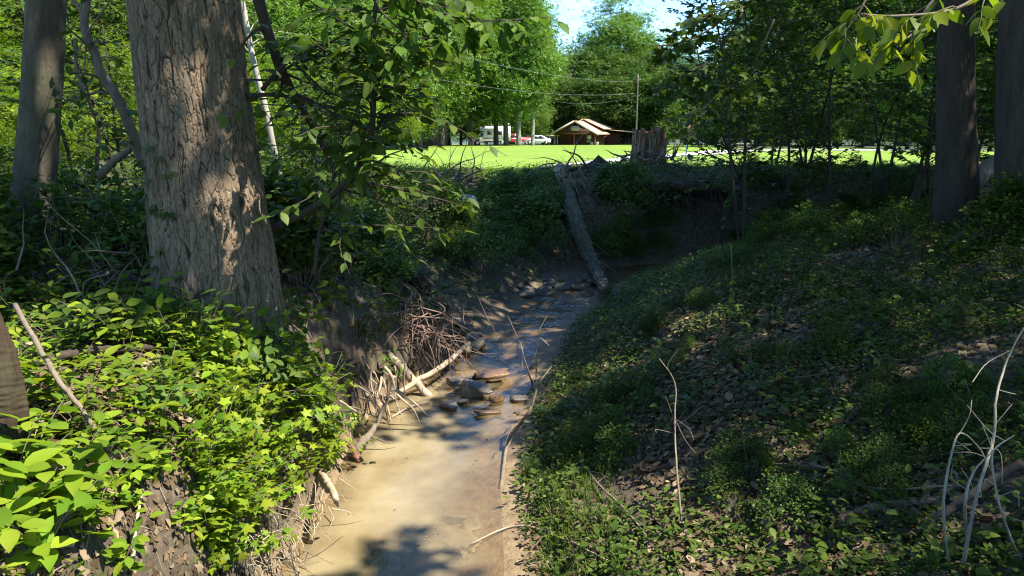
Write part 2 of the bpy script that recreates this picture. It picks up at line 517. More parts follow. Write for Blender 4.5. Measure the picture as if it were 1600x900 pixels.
def water_material():
    m, nt, nd, lk = mat('creek_water')
    g = nd.new('ShaderNodeNewGeometry'); v = g.outputs['Position']
    at_ = nd.new('ShaderNodeAttribute'); at_.attribute_name = 'murk'
    rp = nd.new('ShaderNodeAttribute'); rp.attribute_name = 'ripple'
    n1 = noise(nd, lk, v, 1.4, 4, .55); n0 = noise(nd, lk, v, 5, 4, .55)
    c = ramp(nd, lk, n1, [(.32, (.165, .122, .062)), (.55, (.235, .186, .103)), (.75, (.275, .228, .140))])
    d = nd.new('ShaderNodeBsdfDiffuse'); lk.new(c, d.inputs[0])
    tr = nd.new('ShaderNodeBsdfTransparent'); tr.inputs[0].default_value = (.93, .86, .70, 1)
    mk = math_(nd, lk, 'ADD', at_.outputs['Fac'], math_(nd, lk, 'MULTIPLY_ADD', n0, .5), clamp=True)
    nd_m = [x for x in nd if x.type == 'MATH' and x.operation == 'MULTIPLY_ADD'][-1]; nd_m.inputs[2].default_value = -.25
    x = nd.new('ShaderNodeMixShader'); lk.new(mk, x.inputs[0]); lk.new(tr.outputs[0], x.inputs[1]); lk.new(d.outputs[0], x.inputs[2])
    w1 = noise(nd, lk, v, 7, 3, .5, (1, .45, 1), .6); w2 = noise(nd, lk, v, 22, 2, .5, (1, .5, 1), .4)
    hgt = math_(nd, lk, 'MULTIPLY', math_(nd, lk, 'ADD', w1, math_(nd, lk, 'MULTIPLY', w2, .45)), rp.outputs['Fac'])
    b = nd.new('ShaderNodeBump'); b.inputs['Strength'].default_value = 1.0; b.inputs['Distance'].default_value = .045
    lk.new(hgt, b.inputs['Height'])
    gl = nd.new('ShaderNodeBsdfGlossy'); gl.inputs['Roughness'].default_value = .05; lk.new(b.outputs[0], gl.inputs['Normal'])
    fr = nd.new('ShaderNodeFresnel'); fr.inputs[0].default_value = 1.34; lk.new(b.outputs[0], fr.inputs['Normal'])
    y = nd.new('ShaderNodeMixShader'); lk.new(fr.outputs[0], y.inputs[0]); lk.new(x.outputs[0], y.inputs[1]); lk.new(gl.outputs[0], y.inputs[2])
    o = nd.new('ShaderNodeOutputMaterial'); lk.new(y.outputs[0], o.inputs[0])
    return m


def stone_mat(name, a, b_, rough=.6):
    m, nt, nd, lk = mat(name)
    tc = nd.new('ShaderNodeTexCoord'); v = tc.outputs['Object']
    n1 = noise(nd, lk, v, 6, 8, .65); n2 = noise(nd, lk, v, 40, 4, .7)
    c = ramp(nd, lk, n1, [(.3, a), (.7, b_)])
    p = nd.new('ShaderNodeBsdfPrincipled'); p.inputs['Roughness'].default_value = rough; lk.new(c, p.inputs['Base Color'])
    b = nd.new('ShaderNodeBump'); b.inputs['Strength'].default_value = .5; b.inputs['Distance'].default_value = .01
    lk.new(math_(nd, lk, 'ADD', n1, math_(nd, lk, 'MULTIPLY', n2, .3)), b.inputs['Height']); lk.new(b.outputs[0], p.inputs['Normal'])
    o = nd.new('ShaderNodeOutputMaterial'); lk.new(p.outputs[0], o.inputs[0])
    return m


ST_GREY = stone_mat('stone_grey', (.058, .046, .032), (.15, .118, .082), .5)
ST_DARK = stone_mat('stone_dark', (.03, .025, .018), (.095, .078, .056), .8)
ST_TAN = stone_mat('stone_tan', (.13, .10, .062), (.32, .26, .17), .5)
ST_RUST = stone_mat('stone_rust', (.075, .042, .02), (.19, .105, .045), .4)

# ------------------------------------------------------------------ ground, lawn, path, water
def axis(parts):
    out = [parts[0][0]]
    for a, b, st in parts:
        n = max(1, int(round((b - a) / st))); out += list(np.linspace(a, b, n + 1)[1:])
    return np.array(out)


xs = axis([(-900, -200, 70), (-200, -60, 10), (-60, -14, 1.5), (-14, -5, .25), (-5, 6, .055), (6, 12, .2), (12, 40, 1), (40, 200, 8), (200, 900, 70)])
ys = axis([(-30, -4, 2), (-4, 1, .3), (1, 12, .06), (12, 20, .09), (20, 30, .3), (30, 70, 1), (70, 220, 4), (220, 1000, 40)])
X, Y = np.meshgrid(xs, ys)
Z = H(X, Y)
idx = np.arange(X.size).reshape(X.shape)
quads = np.stack([idx[:-1, :-1], idx[:-1, 1:], idx[1:, 1:], idx[1:, :-1]], -1)
cx = .25 * (X[:-1, :-1] + X[1:, :-1] + X[:-1, 1:] + X[1:, 1:]); cy = .25 * (Y[:-1, :-1] + Y[1:, :-1] + Y[:-1, 1:] + Y[1:, 1:])


def lawn_mask(x, y):
    left = -.02 * y - 6 - .09 * np.maximum(y - 20, 0)
    e = 21.2 - 1.9 * np.exp(-((x + .4) / 2.4) ** 2) + (vnoise(x * .8, y * .0, seed=12) - .5) * 1.3
    return (y > e) & (x > left) & (y < 172) & (x < 16 + .55 * y * (y < 75) + 20 * (y >= 75)) & ~((y > 62) & (x > 14 + 0 * y) & (x > 9 + .16 * y))


lm = lawn_mask(cx, cy)
P3 = np.stack([X, Y, Z], -1).reshape(-1, 3)


def sub(mask, name, m_, **kw):
    q = quads[mask].reshape(-1, 4)
    used, inv = np.unique(q, return_inverse=True)
    g = Geo(); g.add(P3[used], inv.reshape(-1, 4))
    return g.obj(name, m_, smooth=True, **kw)


sub(~lm, 'ground', ground_material(), kind='structure')
sub(lm, 'lawn', lawn_material(), kind='structure')


def ribbon(P, w, lift, n=120):
    C = smooth_path(np.array(P), n); T = norm(np.gradient(C, axis=0)); S = np.stack([T[:, 1], -T[:, 0]], -1)
    W = np.interp(np.linspace(0, 1, n), np.linspace(0, 1, len(w)), w)
    V = []
    for k in (-1, -.5, 0, .5, 1):
        Q = C[:, :2] + S * (W * k)[:, None] * (1 + .12 * (vnoise(np.arange(n) * .5, np.full(n, k * 3), seed=4) - .5))[:, None]
        V.append(np.stack([Q[:, 0], Q[:, 1], H(Q[:, 0], Q[:, 1]) + lift], -1))
    V = np.stack(V, 1)
    i = np.arange(n * 5).reshape(n, 5)
    g = Geo(); g.add(V.reshape(-1, 3), np.stack([i[:-1, :-1], i[:-1, 1:], i[1:, 1:], i[1:, :-1]], -1).reshape(-1, 4))
    return g


PATHM = plain('gravel', (.42, .38, .33), .95, .25, 3)
ribbon([(1.4, 26.5, 0), (3.4, 29.5, 0), (6.5, 36, 0), (10, 44, 0), (16, 52, 0), (24, 56, 0), (36, 58, 0)], [.25, .9, 1.4, 1.6, 1.6], .03).obj('gravel_path', PATHM, smooth=True, kind='structure')
ribbon([(-26, 120, 0), (-14, 121, 0), (-2, 122, 0), (6, 126, 0)], [2.6, 2.6, 2.6], .05).obj('gravel_driveway', PATHM, smooth=True, kind='structure')

# water surface
nu, nv = 420, 28
ss = np.linspace(0, CUM[-2] + 6, nu)
cxl = np.interp(ss, CUM, CRK[:, 0]); cyl = np.interp(ss, CUM, CRK[:, 1]); hwl = np.interp(ss, CUM, CRK[:, 2])
k_ = np.ones(9) / 9
cxl = np.convolve(np.pad(cxl, 4, mode='edge'), k_, 'valid'); cyl = np.convolve(np.pad(cyl, 4, mode='edge'), k_, 'valid')
tx, ty = np.gradient(cxl), np.gradient(cyl); tl = np.hypot(tx, ty); tx /= tl; ty /= tl
vv = np.linspace(-1.12, 1.12, nv)
WX = cxl[:, None] - ty[:, None] * vv[None] * (hwl[:, None]) * -1
WY = cyl[:, None] + tx[:, None] * vv[None] * (hwl[:, None]) * -1
# here v = -1 is the left bank, +1 the right
WS = np.repeat(ss[:, None], nv, 1)
WZ = water_z(WS) + .0
rip = .11 + .89 * sstep(S9 - .1, S9 + 1.8, WS)
WZ = WZ + (fbm(WX * 5, WY * 3.0, seed=21, oct=3) - .5) * .05 * sstep(S9 - .8, S9 + .4, WS)
WD = WZ - H(WX, WY)
murk = np.clip(.30 + WD * 4.2, 0, 1) * (1 - .78 * sstep(S9 - 1.0, S9 + .2, WS))
murk = murk * np.interp(vv, [-1, -.2, .5, 1], [1, 1, .72, .40])[None]
ii = np.arange(nu * nv).reshape(nu, nv)
g = Geo(); g.add(np.stack([WX, WY, WZ], -1).reshape(-1, 3), np.stack([ii[:-1, :-1], ii[:-1, 1:], ii[1:, 1:], ii[1:, :-1]], -1).reshape(-1, 4))
g.obj('creek_water', water_material(), smooth=True, kind='structure', point_attrs={'murk': murk.ravel(), 'ripple': rip.ravel()})

# ------------------------------------------------------------------ unseen canopy shaped for light: mask of spots where leaves are left out
E1 = norm(np.cross(SUN, [0, 1, 0])); E2 = np.cross(SUN, E1)
A0, B0, RES, NA, NB = -45.0, -45.0, .06, 1700, 1700
LIT = np.zeros((NA, NB), bool)


def ab(P):
    P = np.asarray(P)
    return np.stack([(P @ E1 - A0) / RES, (P @ E2 - B0) / RES], -1)


def lit_spot(P, r):
    P = np.atleast_2d(P)
    k = int(r / RES) + 1
    dx, dy = np.meshgrid(np.arange(-k, k + 1), np.arange(-k, k + 1)); m = dx * dx + dy * dy <= (r / RES) ** 2
    q = ab(P).astype(int)
    for (a, b) in q:
        LIT[np.clip(a + dx[m], 0, NA - 1), np.clip(b + dy[m], 0, NB - 1)] = True


def inpoly(p, poly):
    x, y = p[:, 0], p[:, 1]; c = np.zeros(len(p), bool); n = len(poly)
    for i in range(n):
        (x0, y0), (x1, y1) = poly[i], poly[(i + 1) % n]
        c ^= ((y0 > y) != (y1 > y)) & (x < (x1 - x0) * (y - y0) / (y1 - y0 + 1e-9) + x0)
    return c


def lit_patch(poly, keep=1.0, r=.14, n=260, holes=(), hz=0.0):
    poly = np.array(poly, float); lo, hi = poly.min(0), poly.max(0)
    p = R.uniform(lo, hi, (n * 3, 2)); p = p[inpoly(p, poly)][:n]
    for (hx, hy, ha, hb) in holes:
        p = p[((p[:, 0] - hx) / ha) ** 2 + ((p[:, 1] - hy) / hb) ** 2 > 1]
    nz = vnoise(p[:, 0] / 45, p[:, 1] / 30, seed=31)
    p = p[nz < np.quantile(nz, keep)] if keep < 1 else p
    for q in p:
        lit_spot(gp(*q) + np.array([0, 0, hz]), r)


lit_patch([(0, 500), (60, 560), (250, 590), (330, 590), (440, 575), (500, 580), (545, 640), (535, 760), (470, 900), (0, 900)], .93, .34, 460, hz=.3)
lit_patch([(535, 680), (600, 630), (670, 605), (785, 600), (790, 700), (810, 800), (800, 900), (455, 900)], 1, .2, 420, holes=((690, 680, 85, 50), (650, 895, 110, 45), (560, 690, 45, 30)))
lit_patch([(560, 540), (650, 520), (740, 545), (800, 530), (835, 570), (800, 610), (690, 615), (600, 625)], .55, .11, 150)
lit_patch([(800, 770), (900, 775), (1000, 800), (1080, 830), (1150, 900), (800, 900)], .62, .3, 220)
lit_patch([(1050, 492), (1150, 492), (1150, 528), (1050, 528)], .8, .1, 24)
for (px, py, D, r) in [(365, 300, 5.75, .2), (385, 400, 5.78, .25), (395, 440, 5.78, .26), (405, 480, 5.78, .27), (415, 520, 5.78, .26), (378, 350, 5.75, .22), (360, 440, 5.68, .14), (370, 265, 5.7, .13), (330, 35, 5.6, .1), (312, 25, 5.6, .08), (358, 80, 5.65, .08), (372, 180, 5.7, .06), (380, 260, 5.7, .09),
                       (65, 250, 7.3, .22), (70, 280, 7.3, .2), (80, 335, 7.3, .13), (1420, 45, 3.6, .3), (1370, 60, 3.6, .25), (1470, 30, 3.6, .25), (1340, 40, 3.6, .2),
                       (1590, 520, 3.4, .1), (1565, 580, 3.4, .1), (1550, 640, 3.4, .1), (1500, 690, 3.3, .1), (1575, 700, 3.4, .1), (1545, 760, 3.3, .12), (1585, 860, 3.2, .08),
                       (20, 600, 3.2, .3), (10, 560, 3.2, .2), (650, 30, 5.2, .3), (600, 60, 5.2, .25)]:
    lit_spot(at(px, py, D), r)
LITW = LIT  # sharp mask

# unseen crowns added to make the shade: (x, y, trunk radius at breast height)
# canopy leaves are sampled straight from the ground they shade
def canopy_points(n):
    gx = R.uniform(-15, 22, n); gy = R.uniform(-3, 23.5, n)
    k = (gy < 20.6 + .12 * np.maximum(gx, 0) + .8 * (vnoise(gx, gy, seed=41) - .5)) & ~((gx < -3.4) & (gy > 9.0))
    gx, gy = gx[k], gy[k]
    hole = vnoise(gx * .95, gy * .75, seed=44)
    k = hole < np.where((gx < 1.6) & (gy > 6.8), .66, .80)
    gx, gy = gx[k], gy[k]
    zt = R.uniform(8.2, 14.5, len(gx))
    t = (zt - 1.6) / SUN[2]
    return np.stack([gx, gy, np.full(len(gx), 1.6)], -1) + t[:, None] * SUN


CN = canopy_points(9000)
_gx, _gy, _zt = R.uniform(-.5, 7, 900), R.uniform(14.5, 19.6, 900), R.uniform(8.5, 13, 900)  # extra clumps added overhead to deepen the shade on the far bank
CN = np.concatenate([CN, canopy_points(2600) + np.array([3.5, -3, 0])])  # further clumps added to darken the right bank
CN = np.concatenate([CN, np.stack([_gx, _gy, np.full(900, 1.2)], -1) + ((_zt - 1.2) / SUN[2])[:, None] * SUN])                      # twig-end centres
per = 26
off = R.normal(0, 1, (len(CN), per, 3)) * np.array([.34, .34, .14])
CL = (CN[:, None] + off).reshape(-1, 3)
q = ab(CL).astype(int); okm = ~LIT[np.clip(q[:, 0], 0, NA - 1), np.clip(q[:, 1], 0, NB - 1)]
# never low enough to hang into the view
dep = CL[:, 1]
okm &= CL[:, 2] > 4.2 + .17 * np.maximum(dep, 0)
CL = CL[okm]

# ------------------------------------------------------------------ trees with bark built in the mesh
def bark_trunk(base, path, rads, nth, nz, ncell, cell_h, amp, flare=0, seed=0, name='trunk', material=None, parent=None, plates=True):
    C = smooth_path(path, nz); rr = np.interp(np.linspace(0, 1, nz), np.linspace(0, 1, len(rads)), rads)
    th = np.linspace(0, 2 * PI, nth, endpoint=False)
    hgt = np.concatenate([[0], np.cumsum(np.linalg.norm(np.diff(C, axis=0), axis=1))])
    TH, HH = np.meshgrid(th, hgt)
    cu = TH / (2 * PI) * ncell; cv = HH / cell_h
    wx = (fbm(np.cos(TH) * 3 + 5, np.sin(TH) * 3 + 5, HH * 3, seed=seed + 50, oct=3) - .5)
    cu = cu + wx * 1.9; cv = cv + (fbm(np.cos(TH) * 9 + 9, np.sin(TH) * 9 + 9, HH * 5, seed=seed + 60, oct=3) - .5) * 1.5
    iu, iv = np.floor(cu), np.floor(cv)
    f1 = np.full(cu.shape, 9.0); f2 = np.full(cu.shape, 9.0); cid = np.zeros(cu.shape)
    for a in (-1, 0, 1):
        for b in (-1, 0, 1):
            au, bv = iu + a, iv + b
            aw = np.mod(au, ncell)
            jx = _h(aw, bv, np.zeros_like(aw), seed + 1); jy = _h(aw, bv, np.ones_like(aw), seed + 1)
            d = np.hypot(cu - au - jx, (cv - bv - jy))
            c = _h(aw, bv, np.full_like(aw, 2), seed + 1)
            n1 = d < f1
            f2 = np.where(n1, f1, np.minimum(f2, d)); cid = np.where(n1, c, cid); f1 = np.where(n1, d, f1)
    cz, sz_ = np.cos(TH), np.sin(TH); q_ = rads[0] / .07
    wz = (fbm(cz * 5 + 1, sz_ * 5 + 1, HH * 5, seed=seed + 85, oct=3) - .5) * 1.2
    c1 = np.abs(fbm(cz * q_ + 3 + wz, sz_ * q_ + 3 + wz, HH * 2.0, seed=seed + 80, oct=2) - .5)
    wl = sstep(.0, .13, f2 - f1)
    c2 = np.abs(fbm(cz * q_ * 2.3 + 8, sz_ * q_ * 2.3 + 8, HH * 11, seed=seed + 90, oct=2) - .5)
    e = np.minimum(np.minimum(.1 + .9 * sstep(.0, .045, c1), .35 + .65 * wl), .5 + .5 * sstep(.0, .05, c2))
    fine = fbm(cz * 16, sz_ * 16, HH * 9, seed=seed + 70, oct=3) - .5
    disp = amp * (e * (.55 + .75 * cid) + 1.0 * fine - .4)
    rad = rr[:, None] + disp
    if flare:
        fl = np.exp(-HH / .42)
        rad = rad + flare * fl * (.55 + .45 * np.cos(TH * 5 + 1.1 + .5 * np.sin(TH * 2))) * rr[0]
    V = C[:, None] + np.stack([np.cos(TH) * rad, np.sin(TH) * rad, 0 * TH], -1)
    i = np.arange(nz * nth).reshape(nz, nth)
    g = Geo(); g.add(V.reshape(-1, 3), np.stack([i[:-1], np.roll(i[:-1], -1, 1), np.roll(i[1:], -1, 1), i[1:]], -1).reshape(-1, 4))
    return g.obj(name, material, parent, smooth=True, point_attrs={'furrow': sstep(.1, .8, e).ravel()})


CROWN_TREES = []


def crown_tree(x, y, label, path, rads, material, name, detail=None, flare=.3, limbs=9, grp=None):
    z = gz(x, y)
    t = empty(name, (x, y, z), label=label, cat='tree', group=grp)
    path = np.array(path) - np.array([x, y, z])
    if detail:
        bark_trunk(None, path, rads, *detail, flare=flare, seed=len(CROWN_TREES) * 7 + 3, material=material, parent=t)
    else:
        g = Geo(); tube(g, smooth_path(path, 30), rads, 16, rough=.06); g.obj('trunk', material, t, smooth=True)
    CROWN_TREES.append((x, y, z, t, path[-1], rads[-1], limbs, material))
    return t


zB = gz(-2.38, 6.0)
crown_tree(-2.38, 6.0, 'thick grey-brown tree with deeply furrowed bark standing above the leafy left bank',
           [(-2.35, 6.0, zB - .9), (-2.36, 6.0, zB - .35), (-2.38, 6.0, zB + .5), (-2.435, 6.04, 2.9), (-2.48, 6.07, 3.96), (-2.56, 6.2, 6.3), (-2.6, 6.3, 9.5)],
           [.58, .53, .455, .41, .39, .34, .22], BK_BIG, 'furrowed_tree', (640, 1500, 66, .15, .0155), .16)
zL = gz(-4.75, 7.5)
crown_tree(-4.75, 7.5, 'dark smooth-barked tree at the left edge with a sunlit patch low on its trunk',
           [(-4.86, 7.5, zL - .3), (-4.79, 7.5, zL + .3), (-4.6, 7.5, 2.9), (-4.36, 7.5, 4.2), (-4.1, 7.6, 6.5), (-4.0, 7.7, 9.5)],
           [.24, .205, .18, .165, .15, .11], BK_SMOOTH, 'smooth_barked_tree', (160, 360, 14, .5, .008), .3)
zR = gz(5.85, 10)
crown_tree(5.85, 10, 'straight dark trunk on the right bank beside the lit overhanging leaves',
           [(5.86, 10, zR - .3), (5.82, 10, zR + .6), (5.68, 10, 3.4), (5.5, 10, 5), (5.1, 10.1, 9.5)],
           [.29, .25, .215, .20, .15], BK_DARK, 'dark_tree', (160, 320, 26, .2, .012), .25)
zR = gz(6.35, 9.2)
crown_tree(6.35, 9.2, 'dark trunk cut off by the right edge of the photo',
           [(6.2, 9.2, zR - .3), (6.17, 9.2, zR + .6), (6.02, 9.2, 3.4), (5.86, 9.2, 5), (5.6, 9.4, 9.5)],
           [.34, .31, .28, .26, .18], BK_DARK, 'dark_tree', (160, 320, 24, .22, .012), .25)
for i, (x, y) in enumerate([(10.5, 1.5), (15, 8), (6, -5.5), (-5, -4), (20, 16), (14, 17.5), (1.5, -7), (18, -1), (-12, 3)]):
    zz = gz(x, y)
    crown_tree(x, y, 'tall unseen woodland tree, its crown shaped to shade the creek', [(x, y, zz - .3), (x + .1, y, zz + 3), (x, y + .1, zz + 6), (x + .2, y, zz + 9.5)], [.3, .24, .2, .13], BK_DARK, 'unseen_shade_tree', None, grp='unseen shade trees around the camera')  # trees out of view, added to carry the crowns that shade the creek

xy = np.array([(c[0], c[1]) for c in CROWN_TREES])
own = np.argmin(((CL[:, None, :2] - xy[None]) ** 2).sum(-1), 1)
for k, (x, y, z, t, top, rt, nl, mt) in enumerate(CROWN_TREES):
    p = CL[own == k] - np.array([x, y, z])
    if len(p) < 20:
        continue
    g = Geo(); n = len(p)
    leaves(g, p, rdir(n, .5), norm(np.array([0, 0, 1.0]) + R.normal(0, .45, (n, 3))), R.uniform(.15, .27, n), 'diamond')
    g.obj('crown', LF_MID, t)
    g = Geo()
    tips = p[R.choice(n, min(22, n), replace=False)]
    for tip in tips:
        b = np.array([top[0], top[1], 0]) * .9 + np.array([0, 0, R.uniform(5.0, 8.0)])
        if tip[2] < b[2] - .5: b[2] = max(4.6, tip[2] - 1)
        mid = b * .5 + tip * .5 + R.normal(0, .35, 3) + np.array([0, 0, .4])
        tube(g, smooth_path([b, mid, tip], 10), [.07, .015], 6)
    g.obj('limbs', mt, t, smooth=True)

# ------------------------------------------------------------------ branches, saplings
UP = np.array([0, 0, 1.0])


def branch_set(gw, gl, path, r0, r1, ntw, tlen, lpt, lsize, kind='ovate', t0=.2, flat=.35, droop=.15, sides=6, bias=None, pts=24, leaf_rnd=None, jit=.35):
    """a stem with twigs (wood into gw) and leaves along the twigs (into gl)"""
    P = smooth_path(path, pts); tube(gw, P, [r0, r1], sides, rough=.08)
    T = norm(np.gradient(P, axis=0)); L = []
    for i in range(ntw):
        f = t0 + (1 - t0) * (i + R.random()) / ntw
        k = min(pts - 1, int(f * (pts - 1))); b = P[k]
        d = R.normal(0, 1, 3); d[2] *= flat; d = norm(norm(d) + T[k] * .55 + (bias if bias is not None else 0))
        l = R.uniform(*tlen) * (1.15 - .5 * f)
        q = [b]
        for s_ in range(4):
            d = norm(d + R.normal(0, .16, 3) + np.array([0, 0, -droop * .5]))
            q.append(q[-1] + d * l / 4)
        q = np.array(q); rr = max(.0025, min(r0, r1 + (r0 - r1) * (1 - f)) * .38)
        tube(gw, q, [rr, .0016], 4, caps=False)
        L.append(q)
    if gl is None or lpt == 0:
        return L
    PP, AA = [], []
    for q in L:
        n = max(1, int(round(lpt * R.uniform(.7, 1.3))))
        f = np.sort(R.uniform(.12, 1, n)) * 4
        i = np.minimum(f.astype(int), 3); w = (f - i)[:, None]
        p = q[i] * (1 - w) + q[i + 1] * w
        tg = norm(q[i + 1] - q[i])
        sd = norm(np.cross(tg, UP)) * np.where(np.arange(n) % 2, 1, -1)[:, None]
        PP.append(p); AA.append(norm(sd * .9 + tg * .7 + R.normal(0, .3, (n, 3)) - UP * (droop + .1)))
    PP = np.concatenate(PP); AA = np.concatenate(AA); n = len(PP)
    leaves(gl, PP, AA, norm(UP + R.normal(0, jit, (n, 3))), R.uniform(*lsize, n), kind, leaf_rnd)
    return L


def sapling(name, label, stems, base, wood, leafm, cat='sapling', group=None, **kw):
    t = empty(name, base, label=label, cat=cat, group=group)
    gw, gl = Geo(), Geo()
    for s in stems:
        d = dict(kw); d.update(s[3] if len(s) > 3 else {})
        branch_set(gw, gl, np.array(s[0]) - np.array(base), s[1], s[2], **d)
    gw.obj('stem', wood, t, smooth=True)
    if gl.n: gl.obj('foliage', leafm, t, smooth=True)
    return t


# curved sapling left of centre, large hanging leaves
b0 = gp(425, 395)
D5 = 5.6
sapling('curved_sapling', 'slender dark sapling bent into a hook with broad hanging leaves beside the thick furrowed tree',
        [([at(415, 360, 6.2), at(470, 335, 6.0), at(525, 300, 5.8), at(568, 250, D5), at(583, 180, D5), at(581, 90, D5), at(588, 0, D5), at(600, -70, D5)], .035, .012, dict(ntw=74, t0=.3, bias=np.array([.35, -.1, 0]))),
         ([at(490, 430, 5.9), at(505, 330, 5.9), at(540, 225, 5.8), at(570, 130, 5.7), at(585, 60, 5.6)], .016, .006, dict(ntw=26))],
        at(415, 360, 6.2), BK_DARK, LF_MID, tlen=(.45, 1.25), lpt=11, lsize=(.085, .145), kind='ovate', flat=.25, droop=.25)
# leaning dark stems between the thick tree and the curved sapling
sapling('leaning_sapling', 'dark leaning bare-stemmed sapling crossing behind the thick tree at upper left',
        [([at(395, -30, 5.8), at(425, 70, 6.0), at(455, 140, 6.2), at(490, 200, 6.5), at(520, 260, 6.8)], .045, .02, dict(ntw=16)),
         ([at(385, 150, 6.0), at(420, 148, 6.0), at(455, 152, 6.0), at(510, 165, 5.9), at(560, 172, 5.9)], .022, .006, dict(ntw=14)),
         ([at(410, 140, 6.0), at(440, 105, 5.9), at(490, 75, 5.9), at(560, 58, 5.8)], .018, .005, dict(ntw=14)),
         ([at(430, 122, 6.0), at(460, 100, 6.0), at(520, 84, 5.9), at(560, 70, 5.8)], .014, .005, dict(ntw=8))],
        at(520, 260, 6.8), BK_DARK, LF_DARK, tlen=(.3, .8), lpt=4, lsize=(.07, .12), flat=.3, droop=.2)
sapling('crooked_sapling', 'crooked brown stem with bare forked twigs between the two left trunks',
        [([at(225, 260, 7.2), at(190, 165, 7.0), at(160, 120, 7.0), at(148, 85, 7.0), at(132, 40, 7.0), at(140, -20, 7.0)], .05, .03, dict(ntw=8)),
         ([at(130, 45, 7.0), at(128, 20, 7.0), at(105, -10, 7.0)], .03, .012, dict(ntw=4)),
         ([at(155, 275, 7.2), at(180, 250, 7.2), at(215, 225, 7.2), at(240, 200, 7.3)], .04, .02, dict(ntw=3)),
         ([at(118, 60, 6.8), at(120, 110, 6.8), at(135, 150, 6.8), at(155, 210, 6.9), at(152, 260, 7)], .016, .006, dict(ntw=10)),
         ([at(170, 5, 6.8), at(140, 45, 6.8), at(122, 80, 6.8)], .008, .005, dict(ntw=2))],
        at(225, 260, 7.2), DEADW, LF_DARK, tlen=(.3, .8), lpt=4, lsize=(.07, .12), flat=.5)
# pale thin trunk
t = empty('pale_tree', at(430, 245, 13), label='thin pale-barked trunk leaning behind the thick furrowed tree', cat='tree')
g = Geo(); bb = at(430, 245, 13); tube(g, smooth_path(np.array([at(436, 275, 13.2), at(428, 235, 13), at(415, 170, 13), at(396, 95, 13), at(378, 0, 13), at(362, -80, 13)]) - bb, 30), [.06, .04], 10, rough=.08); g.obj('trunk', BK_PALE, t, smooth=True)
gl = Geo(); gw = Geo(); branch_set(gw, gl, np.array([at(396, 95, 13), at(378, 0, 13), at(362, -80, 13)]) - bb, .03, .02, 24, (.8, 1.8), 14, (.09, .15), 'ovate', 0); gl.obj('crown', LF_MID, t); gw.obj('limbs', BK_PALE, t, smooth=True)

# overhanging lit branch, top right
sapling('overhanging_branch', 'sunlit hanging twig with broad bright yellow-green leaves across the top right',
        [([at(1640, -60, 3.7), at(1560, -25, 3.65), at(1490, 15, 3.6), at(1400, 25, 3.55), at(1345, 22, 3.5)], .012, .004, dict(ntw=9, t0=.1)),
         ([at(1500, -40, 3.6), at(1450, 10, 3.6), at(1432, 45, 3.6), at(1400, 75, 3.55)], .008, .003, dict(ntw=7, t0=.1)),
         ([at(1380, -60, 3.5), at(1352, 0, 3.5), at(1335, 30, 3.5), at(1310, 62, 3.5)], .006, .003, dict(ntw=7, t0=.3))],
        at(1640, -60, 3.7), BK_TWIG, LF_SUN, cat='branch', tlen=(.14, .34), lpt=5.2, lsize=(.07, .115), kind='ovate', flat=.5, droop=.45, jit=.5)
# maple leaves against the sky
sapling('maple_branch', 'dark lobed leaves on a thin branch silhouetted against the open sky',
        [([at(1190, -40, 7.6), at(1150, 5, 7.6), at(1110, 45, 7.6), at(1060, 68, 7.6), at(1015, 72, 7.6)], .014, .004, dict(ntw=16, t0=.15)),
         ([at(1140, 10, 7.6), at(1100, 25, 7.6), at(1070, 30, 7.6)], .008, .003, dict(ntw=7)),
         ([at(1160, 20, 7.6), at(1120, 85, 7.7), at(1085, 110, 7.7), at(1055, 130, 7.7)], .01, .003, dict(ntw=14)),
         ([at(1210, 30, 7.8), at(1170, 110, 7.8), at(1120, 150, 7.8), at(1075, 190, 7.8)], .01, .003, dict(ntw=16))],
        at(1190, -40, 7.6), BK_DARK, LF_DARK, cat='branch', tlen=(.22, .55), lpt=6, lsize=(.08, .125), kind='maple', flat=.4, droop=.35)
sapling('overhanging_bough', 'shaded leafy bough hanging into the top centre from the left',
        [([at(540, -90, 5.0), at(620, -20, 5.0), at(690, 20, 5.0), at(760, 32, 5.0), at(820, 30, 5.0)], .012, .004, dict(ntw=26, t0=.1)),
         ([at(560, -60, 5.0), at(590, 10, 5.0), at(640, 55, 5.0), at(690, 60, 5.0)], .009, .004, dict(ntw=14, t0=.2))],
        at(540, -90, 5.0), BK_DARK, LF_MID, cat='branch', tlen=(.2, .5), lpt=5.5, lsize=(.09, .14), kind='ovate', flat=.25, droop=.35)

# understory trees of the right bank
def understory(seed, h, nst, kind, lsize, leafm):
    t = empty('understory_tree')
    gw, gl = Geo(), Geo()
    for s in range(nst):
        a = R.uniform(0, 2 * PI); lean = R.uniform(.1, .35) * h
        top = np.array([math.cos(a) * lean, math.sin(a) * lean, h * R.uniform(.8, 1.05)])
        branch_set(gw, gl, [(math.cos(a) * .1, math.sin(a) * .1, -.1), top * .3 + R.normal(0, .08, 3), top * .65 + R.normal(0, .12, 3), top], .035, .008, 66, (.7, 1.7), 23, lsize, kind, .30, .22, .12)
    gw.obj('trunk', BK_DARK, t, smooth=True); gl.obj('crown', leafm, t)
    return t


